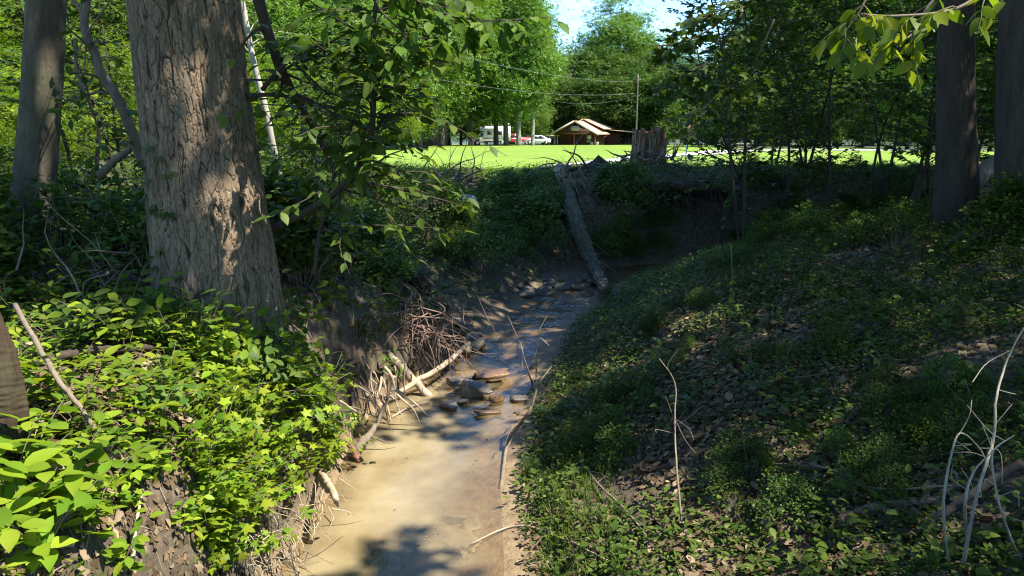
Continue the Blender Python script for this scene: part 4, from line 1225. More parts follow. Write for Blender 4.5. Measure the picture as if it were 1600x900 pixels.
stick('fallen_stick', 'pale upright stick among plants at the bottom left', [gp(208, 898), gp(212, 870) + np.array([0, 0, .1]), gp(225, 800) + np.array([0, 0, .1])], [.013, .012, .006], DRIFT, twigs=2)
stick('fallen_stick', 'brown broken stick at the bottom left corner', [gp(45, 899), gp(80, 870) + np.array([0, 0, .05]), gp(120, 875) + np.array([0, 0, .08])], [.02, .022, .016], DRIFT)
stick('fallen_log', 'mossy horizontal log half buried in the far bank shrubs', [gp(628, 352) + np.array([0, 0, .3]), gp(675, 352) + np.array([.05, 0, .34]), gp(724, 352) + np.array([0, 0, .3])], [.15, .15, .13], BK_DARK, 'log', sides=40, n=70, ridge=.2)
stick('fallen_log', 'short bark-covered log sloping to the creek below the shrubs', [gp(632, 452) + np.array([0, 0, .35]), gp(660, 475) + np.array([0, 0, .3]), gp(694, 498) + np.array([0, 0, .12])], [.12, .13, .10], BK_BIG, 'log', sides=40, n=80, ridge=.2)
# cut log on the bank crest, leaning mossy log, roots
pb = gp(868, 300) + np.array([0, -.2, .2])
lg = empty('cut_log', pb, label='pale debarked cut log hanging over the far bank crest', cat='log')
g = Geo(); tube(g, smooth_path(np.array([gp(860, 330) + np.array([0, -.25, .15]), pb, gp(876, 281) + np.array([0, -.1, .25])]) - pb, 60), [.13, .165, .175], 40, rough=.08, ridge=.14); g.obj('bark', CUTW, lg, smooth=True)
g = Geo(); tube(g, np.array([pb + np.array([.1, -.05, .02]), pb + np.array([.42, -.2, .04])]) - pb, [.10, .085], 10); g.obj('stub', DRIFT, lg)
mo = [gp(884, 300), gp(896, 345), gp(912, 390), gp(930, 430), gp(945, 466)]
mo = [q + norm(np.array([0, 0, CAMZ]) - q) * .38 + np.array([0, 0, .12]) for q in mo]
stick('leaning_log', 'mossy grey log leaning from the bank crest down to the creek', mo, [.15, .165, .15, .12, .09], bark_mat('bark_mossy', (.045, .042, .03), (.14, .13, .09), 8, moss=(.05, .085, .028)), 'log', sides=56, rough=.16, n=200, ridge=.34)
# root mat under the fallen trunk
def tangle(name, label, centre, n, length, r, spread, dirn, m=ROOTM, sides=4, drop=.4, cat='roots'):
    g = Geo(); c = np.array(centre, float)
    for i in range(n):
        b = R.normal(0, 1, 3) * spread; d = norm(np.array(dirn) + R.normal(0, .55, 3)); l = R.uniform(.4, 1) * length
        q = [b]
        for k in range(5):
            d = norm(d + R.normal(0, .28, 3) + np.array([0, 0, -drop * .3])); q.append(q[-1] + d * l / 5)
        tube(g, smooth_path(q, 9), [R.uniform(*r), .0015], sides, caps=False)
    o = g.obj(name, m, smooth=True, label=label, cat=cat); o.location = c
    return o


tangle('root_tangle', 'dense tangle of thin reddish roots hanging over the riffle', gp(640, 545) + np.array([0, .1, .35]), 190, .9, (.004, .012), np.array([.38, .25, .16]), (.45, -.3, -.35))
tangle('root_tangle', 'pale exposed roots of the left bank below the thick tree', gp(560, 620) + np.array([-.08, 0, .15]), 60, .6, (.008, .024), np.array([.25, .35, .15]), (.5, -.3, -.5), DRIFT)
tangle('root_tangle', 'fine pale rootlets spilling from the left bank lip', gp(470, 830) + np.array([0, 0, .05]), 130, .4, (.002, .006), np.array([.10, .5, .12]), (.6, -.25, -.6), DRIFT)
tangle('root_tangle', 'bleached rootlets and dry stems on the bare soil at the bottom left', gp(400, 860) + np.array([0, 0, .05]), 110, .4, (.002, .007), np.array([.16, .3, .08]), (.5, -.4, -.3), DRIFT)
tangle('root_tangle', 'grey vine roots draped over the top of the mossy leaning log', mo[0] + np.array([0, 0, .15]), 46, 1.3, (.010, .03), np.array([.3, .3, .2]), (.1, -.5, -.6), DEADW)
tangle('root_tangle', 'thin rootlets trailing off the lower end of the mossy log', mo[3] + np.array([0, 0, .1]), 26, .9, (.005, .014), np.array([.12, .15, .2]), (.15, -.3, -.8), DEADW)
tangle('dead_brush', 'dead grey vines heaped between the left trunks', gp(160, 430) + np.array([0, .3, .3]), 70, 1.5, (.006, .018), np.array([.6, .5, .25]), (.4, -.3, -.05), DEADW, drop=.15, cat='brush')
tangle('dead_brush', 'dead twigs and vines at the foot of the thick tree on its left side', gp(215, 500) + np.array([-.3, .2, .15]), 60, .9, (.004, .012), np.array([.4, .3, .15]), (.3, -.3, .2), DEADW, drop=.2, cat='brush')
tangle('dead_brush', 'heap of broken sticks on the left edge of the lawn crest', gp(700, 283) + np.array([0, 0, .1]), 34, 1.6, (.012, .035), np.array([.5, .3, .12]), (.8, .1, .25), DEADW, drop=.1, cat='brush')
# soil hump with torn roots under the stump
hb = gp(940, 262); hb[1] = 18.9
g = Geo()
n = 26; uu, vv2 = np.meshgrid(np.linspace(0, 2 * PI, 40, endpoint=False), np.linspace(0, 1, n))
rad = 1.0 - vv2 ** 1.6
zz = vv2 * .50
nn = fbm(np.cos(uu) * 2 + 3, np.sin(uu) * 2 + 3, vv2 * 3, seed=91, oct=4) - .5
Vx = np.cos(uu) * rad * (.45 + nn * .4); Vy = np.sin(uu) * rad * (.35 + nn * .3); Vz = zz + nn * .15 - .1
i = np.arange(n * 40).reshape(n, 40)
g.add(np.stack([Vx, Vy, Vz], -1).reshape(-1, 3), np.stack([i[:-1], np.roll(i[:-1], -1, 1), np.roll(i[1:], -1, 1), i[1:]], -1).reshape(-1, 4))
o = g.obj('root_plate', BK_DARK, smooth=True, label='torn root plate with a pointed top on the far bank crest', cat='root plate')
px_ = at(935, 275, 18.9); o.location = (px_[0], 18.9, gz(px_[0], 18.9) - .05)
tangle('root_tangle', 'torn grey roots fanning out of the pointed root plate', at(920, 278, 18.5), 40, 1.1, (.012, .035), np.array([.35, .2, .15]), (-.5, -.4, -.2), DEADW, drop=.35)
stick('bent_stick', 'bent bare stick rising from the root plate against the lawn', [at(918, 263, 18.6), at(910, 250, 18.6), at(902, 242, 18.6), at(890, 238, 18.6), at(878, 234, 18.6)], [.028, .024, .02, .016, .006], BK_DARK)
stick('fallen_branch', 'long dark bare branch lying level along the far bank crest', [at(815, 275, 18.8), at(840, 274, 18.8), at(870, 270, 18.8), at(905, 262, 18.8)], [.018, .03, .04, .05], BK_DARK, twigs=4, tl=(.2, .5))
# exposed soil of the undercut bank: hanging roots
tangle('root_tangle', 'torn roots spreading over the soil at the foot of the jagged stump', (sx_r := 3.62, 19.3, gz(3.62, 19.3) + .1), 60, .9, (.012, .04), np.array([.5, .25, .08]), (.1, -.5, -.12), DEADW, drop=.2)
tangle('root_tangle', 'dark roots hanging in the undercut below the jagged stump', (3.9, 16.75, 1.72), 130, 1.1, (.006, .02), np.array([.85, .25, .10]), (0, -.25, -.8), BK_DARK)

# jagged stump
sb = at(1013, 262, 20.0); sx, sy = sb[0], 20.0; sz = gz(sx, sy)
st = empty('jagged_stump', (sx, sy, sz), label='tall jagged broken tree stump on the crest of the far bank', cat='stump')
nth, nzv = 120, 60
TH, HH = np.meshgrid(np.linspace(0, 2 * PI, nth, endpoint=False), np.linspace(0, 1, nzv))
top = .80 + .10 * np.cos(TH + .35) + .34 * (vnoise(np.cos(TH) * 3.2 + 9, np.sin(TH) * 3.2 + 9, seed=17) - .4) + .16 * (vnoise(np.cos(TH) * 15 + 9, np.sin(TH) * 15 + 9, seed=18) - .5)
ridge = fbm(np.cos(TH) * 4 + 4, np.sin(TH) * 4 + 4, HH * 1.2, seed=19, oct=4) - .5
rad = .385 + .22 * np.exp(-HH * 7) * (.7 + .6 * np.cos(TH * 5 + 1)) + ridge * .26 + .05 * (vnoise(np.cos(TH) * 22 + 30, np.sin(TH) * 22 + 30, HH * 2, seed=20) - .5)
V = np.stack([np.cos(TH) * rad, np.sin(TH) * rad, HH * (top * 1.06) - .1], -1)
i = np.arange(nzv * nth).reshape(nzv, nth)
g = Geo(); g.add(V.reshape(-1, 3), np.stack([i[:-1], np.roll(i[:-1], -1, 1), np.roll(i[1:], -1, 1), i[1:]], -1).reshape(-1, 4)); g.obj('bark', bark_mat('stump_bark', (.045, .027, .018), (.27, .155, .095), 7, (1, 1, .12), .9), st, smooth=True)
g = Geo(); inner = V[-1] * np.array([.97, .97, 1.0]); c2 = inner * np.array([.5, .5, .9]); cc = np.array([[0, 0, .82]])
j = np.arange(nth); g.add(np.concatenate([inner, c2, cc]), [np.stack([j, (j + 1) % nth, (j + 1) % nth + nth, j + nth], -1), np.stack([j + nth, (j + 1) % nth + nth, np.full(nth, 2 * nth)], -1)]); g.obj('broken_wood', REDW, st)
g = Geo()
for k in range(4):
    a = R.uniform(4.4, 6.0); rr = R.uniform(.15, .33); b = np.array([math.cos(a) * rr, math.sin(a) * rr, .62]); h_ = R.uniform(.2, .42)
    tube(g, [b, b + np.array([R.normal(0, .02), R.normal(0, .02), h_ * .6]), b + np.array([R.normal(0, .05), R.normal(0, .04), h_])], [.05, .035, .004], 5, rough=.2, seed=k)
g.obj('splinters', REDW, st)
g = Geo()
for k in range(46):
    a = R.uniform(3.4, 6.4); z0 = R.uniform(0, .5); l = R.uniform(.2, .5); r0 = .40 + R.uniform(-.02, .04)
    q = [np.array([math.cos(a + d_) * r0 * (1 + .06 * w_), math.sin(a + d_) * r0 * (1 + .06 * w_), z0 + l * w_]) for w_, d_ in ((0, 0), (.5, R.normal(0, .05)), (1, R.normal(0, .09)))]
    tube(g, smooth_path(q, 7), [R.uniform(.012, .03), .004], 5, rough=.2, seed=k)
g.obj('wood_fibres', DRIFT, st, smooth=True)
# torn shreds and small log pieces round the stump
stick('broken_root', 'dark upturned root beside the jagged stump', [at(1050, 268, 19.6), at(1055, 262, 19.6), at(1062, 254, 19.6)], [.05, .045, .02], BK_DARK)

# stones
def stone(name, label, p, size, m, rz=0, tilt=(0, 0), grp=None, seed=0):
    a, b = np.meshgrid(np.linspace(0, 2 * PI, 22, endpoint=False), np.linspace(0, PI, 12))
    v = np.stack([np.sin(b) * np.cos(a), np.sin(b) * np.sin(a), np.cos(b)], -1)
    v = np.sign(v) * np.abs(v) ** .5
    nz_ = fbm(v[..., 0] * 1.6 + seed * 7, v[..., 1] * 1.6, v[..., 2] * 1.6 + 3, seed=seed, oct=3)
    v = v * (.60 + .8 * nz_)[..., None] * np.array(size) * .5
    i = np.arange(12 * 22).reshape(12, 22)
    g = Geo(); g.add(v.reshape(-1, 3), np.stack([i[1:], np.roll(i[1:], -1, 1), np.roll(i[:-1], -1, 1), i[:-1]], -1).reshape(-1, 4))
    o = g.obj(name, m, label=label, cat='stone', group=grp)
    o.location = [float(c) for c in p]; o.rotation_euler = (tilt[0], tilt[1], rz)
    return o


stone('flat_stone', 'pale blocky stone with a dark hollow at the foot of the riffle', W(742, 612, .02), (.30, .26, .20), ST_TAN, .3, (.1, .1), seed=1)
stone('flat_stone', 'rust-orange flat stone at the head of the riffle', W(768, 585, .09), (.42, .24, .05), ST_RUST, .2, (.05, -.08), seed=2)
stone('flat_stone', 'grey slab tilted beside the rust-orange stone in the riffle', W(722, 598, .03), (.36, .24, .07), ST_GREY, .4, (.1, .15), seed=3)
stone('flat_stone', 'brown slab lying across the top of the pale blocky stone', W(752, 606, .13), (.26, .16, .035), ST_GREY, -.3, (.2, .25), seed=4)
stone('flat_stone', 'small reddish stone right of the pale blocky one', W(775, 622, .04), (.16, .12, .08), ST_RUST, .9, (0, .1), seed=5)
for k in range(16):
    q = (R.uniform(690, 815), R.uniform(525, 640)); p = W(*q, .1)
    stone('creek_stone', 'small flat wet stone scattered in the riffle', p + np.array([0, 0, -.08]), (R.uniform(.10, .30), R.uniform(.07, .18), R.uniform(.025, .05)), [ST_GREY, ST_TAN, ST_GREY, ST_RUST][k % 4], R.uniform(0, 6), (R.normal(0, .15), R.normal(0, .15)), 'small stones of the riffle', seed=10 + k)
for k in range(9):
    q = (R.uniform(560, 790), R.uniform(700, 860)); p = W(*q, 0)
    stone('sunken_stone', 'flat stone showing just under the muddy pool surface', p + np.array([0, 0, -.055]), (R.uniform(.15, .34), R.uniform(.12, .25), .08), ST_TAN, R.uniform(0, 6), (R.normal(0, .06), R.normal(0, .06)), 'stones under the pool surface', seed=40 + k)
for k in range(15):
    f = k / 14; q = (818 + 110 * f + R.normal(0, 5), 462 - 18 * f + R.normal(0, 7)); p = gp(*q)
    stone('bank_stone', 'tilted grey slab in the row of stones at the foot of the far bank', p + np.array([0, 0, .06]), (R.uniform(.22, .46), R.uniform(.14, .26), R.uniform(.04, .08)), ST_DARK, R.uniform(-.4, .8), (R.uniform(.2, .7), R.uniform(-.2, .5)), 'slabs at the foot of the far bank', seed=60 + k)
for k in range(10):
    q = (R.uniform(690, 745), R.uniform(505, 560)); p = gp(*q)
    stone('bank_stone', 'brown rubble stone beside the dead twigs above the riffle', p + np.array([0, 0, .04]), (R.uniform(.15, .35), R.uniform(.12, .25), R.uniform(.08, .16)), [ST_TAN, ST_GREY][k % 2], R.uniform(0, 6), (R.normal(0, .3), R.normal(0, .3)), 'rubble beside the riffle', seed=80 + k)
for k in range(46):
    q = (R.uniform(700, 862), R.uniform(545, 660)); p = gp(*q)
    stone('rubble_stone', 'small brown rubble stone along the muddy edge of the riffle', p + np.array([0, 0, .0]), (R.uniform(.05, .15), R.uniform(.04, .11), R.uniform(.025, .05)), [ST_GREY, ST_TAN, ST_GREY, ST_GREY, ST_RUST][k % 5], R.uniform(0, 6), (R.normal(0, .3), R.normal(0, .3)), 'rubble at the edge of the riffle', seed=120 + k)
bd = stone('slab', 'blue-grey slab half hidden in the far bank shrubs', gp(735, 345) + np.array([0, 0, .45]), (.34, .24, .05), stone_mat('slate', (.09, .11, .12), (.16, .18, .19)), .4, (.7, .3), seed=99)

# foam flecks and bits of bark drifting on the pool
g = Geo(); pp = np.array([W(R.uniform(560, 770), R.uniform(620, 870), .004) for k in range(400)])
pp = pp[vnoise(pp[:, 0] * 3, pp[:, 1] * 3, seed=77) > .68]; nn_ = len(pp)
leaves(g, pp, rdir(nn_, 0.0), np.tile(UP, (nn_, 1)) + R.normal(0, .05, (nn_, 3)), R.uniform(.006, .035, nn_), 'diamond'); g.obj('floating_debris', LF_DEAD, kind='stuff')
mt_ = stone('shade_overhang', 'dark overhanging mat of roots and soil added to shade the hollow under the stump', (3.95, 17.5, 1.70), (2.5, 2.1, .30), bark_mat('root_soil', (.022, .017, .012), (.075, .055, .038), 9, (1, 1, 1), .9), .08, (-.12, 0), seed=33); mt_['category'] = 'added overhang'  # overhang added so that its shadow darkens the hollow
for k, (x, y) in enumerate([(3.0, 17.0), (3.5, 17.3), (4.3, 17.1), (4.9, 17.3), (4.6, 16.9)]):
    put(BU[[0, 2][k % 2]], (x, y, 1.78), R.uniform(.22, .36), 'low shaded bush on the far bank between creek and lawn' if k % 2 == 0 else 'broad-leaved shaded shrub on the far bank', 'bush', 'bushes on the far bank' if k % 2 == 0 else 'shrubs on the far bank')
# right bank sticks
def dead_stem(label, pts, r, tw=3, m=None):
    stick('bare_shoot', label, pts, r, m or bark_mat('pale_stem', (.30, .25, .19), (.52, .46, .38), 14), 'shoot', twigs=tw, tl=(.08, .22), sides=7)


PALE = bark_mat('pale_stem', (.18, .147, .108), (.35, .30, .235), 14)
dead_stem('tallest pale bare stem rising out of the right edge', [gp(1500, 898), at(1530, 760, 3.1), at(1552, 690, 3.3), at(1557, 620, 3.4), at(1575, 560, 3.5), at(1612, 490, 3.5)], [.009, .008, .007, .006, .005, .003], 6, PALE)
dead_stem('pale bare stem looping over at the lower right', [gp(1485, 895), at(1474, 800, 3.0), at(1484, 720, 3.1), at(1500, 677, 3.2), at(1530, 700, 3.2), at(1548, 735, 3.2)], [.006, .006, .005, .004, .003, .002], 5, PALE)
dead_stem('zigzag pale bare stem at the lower right edge', [gp(1590, 870), at(1565, 800, 3.1), at(1553, 750, 3.1), at(1550, 710, 3.1), at(1562, 695, 3.1), at(1585, 680, 3.1)], [.006, .006, .005, .005, .004, .002], 5, PALE)
dead_stem('thin bare stem between the looping and zigzag ones', [gp(1512, 850), at(1508, 790, 3.0), at(1520, 740, 3.05), at(1545, 710, 3.1)], [.008, .007, .005, .003], 2, PALE)
stick('fallen_log', 'rotten dark log slanting up at the lower right', [gp(1425, 852) + np.array([0, 0, .06]), gp(1500, 830) + np.array([0, 0, .18]), gp(1585, 800) + np.array([0, 0, .28])], [.018, .023, .022], BK_DARK, 'log')
stick('fallen_log', 'flat weathered log lying in the leaves at the lower right', [gp(1310, 815) + np.array([0, 0, .03]), gp(1380, 800) + np.array([0, 0, .04]), gp(1475, 790) + np.array([0, 0, .04])], [.018, .028, .022], DEADW, 'log')
stick('fallen_branch', 'long thin branch arching over the litter at the right', [gp(1195, 735) + np.array([0, 0, .05]), gp(1290, 750) + np.array([0, 0, .08]), gp(1360, 782) + np.array([0, 0, .08]), gp(1500, 785) + np.array([0, 0, .1])], [.006, .008, .009, .006], DEADW, twigs=3)
stick('fallen_branch', 'slender branch lying down the middle of the right bank', [gp(885, 690) + np.array([0, 0, .04]), gp(930, 760) + np.array([0, 0, .05]), gp(980, 810) + np.array([0, 0, .05]), gp(1035, 880) + np.array([0, 0, .03])], [.006, .008, .008, .006], DEADW, twigs=3)
stick('fallen_branch', 'pale stick lying across the lower right water edge', [W(735, 850, .02), gp(800, 828) + np.array([0, 0, .03]), gp(860, 840) + np.array([0, 0, .04]), gp(955, 885) + np.array([0, 0, .03])], [.004, .008, .008, .006], DRIFT, twigs=4)
stick('slender_sapling', 'single straight bare sapling stem standing in the right bank litter', [gp(1066, 826), at(1058, 740, 4.6), at(1054, 660, 4.9), at(1055, 600, 5.1), at(1030, 560, 5.2)], [.008, .007, .006, .004, .003], BK_TWIG, 'sapling', twigs=7)
for k, (px, py, a) in enumerate([(1130, 560, .4), (1240, 600, -.5), (1010, 640, 1.2), (960, 560, .2), (1330, 660, .9), (1180, 660, 2.2), (1420, 600, .1)]):
    p = gp(px, py); d = np.array([math.cos(a), math.sin(a), 0]) * .4
    ps = [p - d, p - d * .2 + R.normal(0, .04, 3), p + d]
    for q in ps: q[2] = gz(q[0], q[1]) + .04
    stick('fallen_stick', 'thin dead stick lying in the shaded litter of the right bank', ps, [.005, .006, .003], DEADW, twigs=2, grp='sticks in the right bank litter')
stick('fallen_log', 'broken old log leaning between the two right trunks', [at(1395 + 130, 280, 11.5), at(1545, 262, 12), at(1580, 240, 12.5)], [.14, .13, .12], DEADW, 'log', sides=12)
# hanging twig with curled leaves in the right middle
sapling('hanging_sprig', 'small pale sprig of curled leaves hanging over the right bank', [([at(1142, 380, 6.2), at(1144, 430, 6.2), at(1143, 478, 6.2)], .003, .0015, {})], at(1142, 380, 6.2), BK_TWIG, LF_SUN, cat='sprig', ntw=5, tlen=(.03, .06), lpt=2, lsize=(.04, .06), t0=.55)

# ------------------------------------------------------------------ the lodge
WALLM = plain('brown_boards', (.07, .028, .019), .8, .25, 5, stretch=(8, 8, .3))
ROOFM = plain('tan_metal_roof', (.50, .315, .215), .55, .10, .8)
FASC = plain('pale_fascia', (.55, .45, .36), .7)
POSTM = plain('red_posts', (.26, .09, .06), .7)
WHITE = plain('white_paint', (.74, .73, .70), .5, .05)
GLASSD = plain('dark_glass', (.02, .024, .028), .08, .1, 2, spec=.6)
DARKM = plain('dark_trim', (.03, .03, .032), .5)
TYRE = plain('tyre_rubber', (.022, .022, .024), .85)
CHROME = plain('metal_grey', (.45, .46, .47), .3, .05, 3, .8)
RED = plain('red_paint', (.42, .018, .022), .28, .05, 2, spec=.6)
BLUE = plain('blue_stripe', (.06, .09, .22), .5)

BD = 150.0
bx = (897 - 800) / F * BD * .985
zb = gz(bx, BD)
zb = .12
lo = empty('lodge', (bx, BD, zb), math.radians(-25), label='brown timber lodge with a tan gabled roof beyond the lawn', cat='building')


def bpart(name, m, fn, parent=lo, label=None):
    g = Geo(); fn(g); return g.obj(name, m, parent, label=label)


W2 = 4.6   # half width of the gable front
EH, PH = 2.45, 4.75
def f(g):
    prism(g, [(-W2 + .7, -.6), (W2 - .9, -.6), (W2 - .9, EH + .1), (0, PH - .25), (-W2 + .7, EH + .15)], 2.0, 9.0)
    box(g, (-W2 + 1.2, 9.003, -.6), (W2 + 1.6, 17, EH + .05))
bpart('wall', WALLM, f)
def f(g):  # gable board over the porch
    prism(g, [(-W2 + .35, EH), (W2 - .35, EH), (0, PH - .2)], .25, .45)
bpart('gable_board', WALLM, f)
def slope(g, x0, z0, x1, z1, y0, y1, th=.14):
    n = norm(np.array([-(z1 - z0), x1 - x0])); n = n if n[1] > 0 else -n
    prism(g, [(x0, z0), (x1, z1), (x1 + n[0] * th, z1 + n[1] * th), (x0 + n[0] * th, z0 + n[1] * th)], y0, y1)
rf = bpart('roof', ROOFM, lambda g: (slope(g, 0, PH, W2 + .3, EH - .25, -.25, 7.0), slope(g, -W2 - .6, EH - .35, 0, PH, -.25, 7.0)))
bpart('main_roof', ROOFM, lambda g: (slope(g, .0, PH + .42, W2 - .1, EH + .75, 4.6, 18.0), slope(g, -W2 - .5, EH - .2, .0, PH + .42, 4.6, 18.0)))
bpart('fascia', FASC, lambda g: (slope(g, 0, PH - .12, W2 + .3, EH - .37, -.32, -.255, .3), slope(g, -W2 - .6, EH - .47, 0, PH - .12, -.32, -.255, .3)))
bpart('porch_roof', ROOFM, lambda g: slope(g, W2 - .05, EH + .60, W2 + 6.2, EH + .05, 7.2, 17.8, .12))
bpart('beam', WALLM, lambda g: box(g, (-W2 + .3, .3, EH - .2), (W2 - .3, .5, EH)))
for x in (-W2 + .45, -.2, W2 - .5):
    bpart('post', POSTM, lambda g: box(g, (x - .1, .3, -.6), (x + .1, .5, EH - .2)))
for y in (8.4, 12.5, 17):
    bpart('post', POSTM, lambda g: box(g, (W2 + 5.6, y - .1, -.6), (W2 + 5.8, y + .1, EH)))
sg = bpart('sign_board', plain('sign_pale', (.62, .56, .54), .6, .1, 12), lambda g: box(g, (-.75, .17, EH + .55), (.85, .245, EH + 1.4)))
bpart('sign_panel', plain('sign_inner', (.40, .36, .36), .6, .2, 10), lambda g: box(g, (-.6, .14, EH + .68), (.7, .168, EH + 1.27)), sg)
bpart('notice', WHITE, lambda g: box(g, (1.9, 1.9, 1.35), (2.75, 1.97, 2.1)))
bpart('notice', plain('notice_grey', (.35, .34, .34), .5), lambda g: box(g, (1.8, 1.9, .72), (2.6, 1.97, 1.22)))
dr = bpart('door', plain('door_brown', (.05, .02, .014), .6), lambda g: box(g, (-1.45, 1.93, -.4), (-.45, 1.99, 1.9)))
bpart('door_frame', POSTM, lambda g: (box(g, (-1.55, 1.91, -.4), (-1.452, 1.99, 2.0)), box(g, (-.448, 1.91, -.4), (-.35, 1.99, 2.0)), box(g, (-1.452, 1.91, 1.903), (-.448, 1.99, 2.0))), dr)
for y in (10.0, 13.5):
    wn_ = bpart('window', GLASSD, lambda g: box(g, (W2 + 1.603, y, .8), (W2 + 1.64, y + 1.5, 1.9)))
    bpart('frame', DARKM, lambda g: (box(g, (W2 + 1.603, y - .1, .7), (W2 + 1.68, y - .003, 2.0)), box(g, (W2 + 1.603, y + 1.503, .7), (W2 + 1.68, y + 1.6, 2.0)), box(g, (W2 + 1.603, y, 1.903), (W2 + 1.68, y + 1.5, 2.0))), wn_)
# screened annex on the left
ax_ = bpart('annex', WHITE, lambda g: [box(g, (x, 2.3, -.6), (x + .16, 2.46, 1.9)) for x in (-7.2, -6.2, -5.2, -4.5)] + [box(g, (-7.25, 2.28, 1.9), (-4.0, 2.5, 2.1)), box(g, (-7.2, 2.3, -.6), (-4.2, 2.44, .15))], label='white screened annex')
bpart('screen', GLASSD, lambda g: box(g, (-7.1, 2.5, -.5), (-4.1, 5, 1.88)), ax_)
bpart('annex_roof', FASC, lambda g: slope(g, -7.6, 1.98, -4.0, 2.35, 2.1, 6, .12), ax_)
bpart('stair_rail', WHITE, lambda g: [tube(g, [(W2 + 6.3, y, 1.35), (W2 + 7.9, y, .2)], .05, 6) for y in (9.0, 11.5)] + [tube(g, [(W2 + 6.3, y, 1.35), (W2 + 6.3, y, -.5)], .05, 6) for y in (9.0, 11.5)])
bpart('porch_deck', plain('deck_tan', (.36, .27, .19), .8), lambda g: box(g, (W2 + 1.603, 8.0, -.6), (W2 + 5.9, 17.4, -.05)))
# folding chairs by the lodge post
for k, dx in enumerate((-.25, .95)):
    ch = empty('garden_chair', lo.matrix_basis @ Vector((W2 - .9 + dx, .0, -.15)), math.radians(-25), label='pale folding chair %s the lodge corner post' % ('left of' if k == 0 else 'right of'), cat='chair')
    g = Geo(); box(g, (-.25, -.25, .42), (.25, .25, .47)); g.obj('seat', FASC, ch)
    g = Geo(); box(g, (-.25, .22, .5), (.25, .27, 1.0)); g.obj('backrest', FASC, ch)
    for sx_ in (-.23, .23):
        for sy_ in (-.22, .22):
            g = Geo(); tube(g, [(sx_, sy_, 0), (sx_, sy_, .42)], .025, 5); g.obj('leg', CHROME, ch)

# ------------------------------------------------------------------ vehicles
def vehicle(name, label, cat, px, D, rz, z=None):
    x = (px - 800) / F * D * .985
    return empty(name, (x, D, gz(x, D) + .06 if z is None else z), rz, label=label, cat=cat)


def wheels(par, xs_, w, r):
    for x in xs_:
        for s in (-1, 1):
            g = Geo(); tube(g, [(x, s * w - .11, r), (x, s * w + .11, r)], r, 20); wl = g.obj('wheel', TYRE, par)
            g = Geo(); tube(g, [(x, s * (w + .115) - .01, r), (x, s * (w + .115) + .01, r)], r * .6, 16); g.obj('rim', CHROME, wl)


va = vehicle('box_van', 'white motorhome with a dark lower trim parked behind the lawn trees', 'van', 765, 121, 0)
g = Geo(); prism(g, [(-2.7, .45), (-2.75, .95), (-1.9, 1.15), (-1.2, 1.95), (-.9, 1.95), (-.9, .45)], -1.0, 1.0); g.obj('cab', WHITE, va)
g = Geo(); prism(g, [(-.897, .6), (-.897, 2.1), (-1.5, 2.2), (-1.55, 2.6), (-.9, 2.85), (3.2, 2.85), (3.3, 2.75), (3.3, .6)], -1.12, 1.12); g.obj('box_body', WHITE, va)
g = Geo(); prism(g, [(-.895, .42), (3.28, .42), (3.28, .597), (-.895, .597)], -1.1, 1.1); g.obj('skirt', DARKM, va)
g = Geo(); prism(g, [(-1.75, 1.2), (-1.22, 1.82), (-1.0, 1.82), (-1.0, 1.2)], -1.02, -1.003); g.obj('window', GLASSD, va)
for x0, x1 in ((-.3, .35), (1.2, 2.0)):
    g = Geo(); box(g, (x0, -1.145, 1.5), (x1, -1.123, 2.1)); g.obj('window', GLASSD, va)
g = Geo(); box(g, (-.8, -1.142, .95), (3.1, -1.124, 1.08)); g.obj('stripe', BLUE, va)
for x0 in (2.2,):
    g = Geo(); box(g, (x0, -1.14, .65), (x0 + .65, -1.122, 2.3)); g.obj('door', plain('door_white', (.66, .66, .65), .5), va)
wheels(va, (-1.9, 2.0), .98, .38)
tk = vehicle('pickup_truck', 'red pickup truck parked between the white van and white car', 'truck', 806, 123, 0)
g = Geo(); prism(g, [(-2.7, .5), (-2.7, .95), (-1.75, 1.1), (-.9, 1.7), (.35, 1.72), (.5, 1.12), (2.7, 1.12), (2.75, .5)], -.95, .95); g.obj('body', RED, tk)
g = Geo(); prism(g, [(-1.45, 1.16), (-.85, 1.6), (.28, 1.62), (.36, 1.16)], -.975, -.953); g.obj('window', GLASSD, tk)
g = Geo(); box(g, (2.7, -.9, .45), (2.86, .9, .68)); g.obj('bumper', CHROME, tk)
g = Geo(); box(g, (2.752, -.93, .8), (2.80, -.75, 1.08)); g.obj('tail_light', plain('lamp_red', (.5, .02, .02), .2), tk)
g = Geo(); box(g, (-2.75, -.9, .5), (-2.703, -.6, .8)); g.obj('headlight', CHROME, tk)
wheels(tk, (-1.75, 1.75), .86, .38)
ca = vehicle('parked_car', 'small white car behind the white-trunked lawn tree', 'car', 840, 118, 0)
g = Geo(); prism(g, [(-1.95, .35), (-2.0, .7), (-1.2, .9), (-.5, 1.38), (.6, 1.42), (1.4, 1.0), (1.95, .85), (1.98, .35)], -.85, .85); g.obj('body', WHITE, ca)
g = Geo(); prism(g, [(-.95, .93), (-.42, 1.29), (.05, 1.31), (.05, .93)], -.875, -.853); g.obj('window', GLASSD, ca)
g = Geo(); prism(g, [(.12, .93), (.12, 1.31), (.55, 1.32), (1.1, .98)], -.875, -.853); g.obj('window', GLASSD, ca)
for x in (-1.97, 1.97):
    g = Geo(); box(g, (x - .03, -.8, .6), (x + .03, -.55, .75)); g.obj('headlight' if x < 0 else 'tail_light', CHROME, ca)
wheels(ca, (-1.25, 1.25), .77, .32)
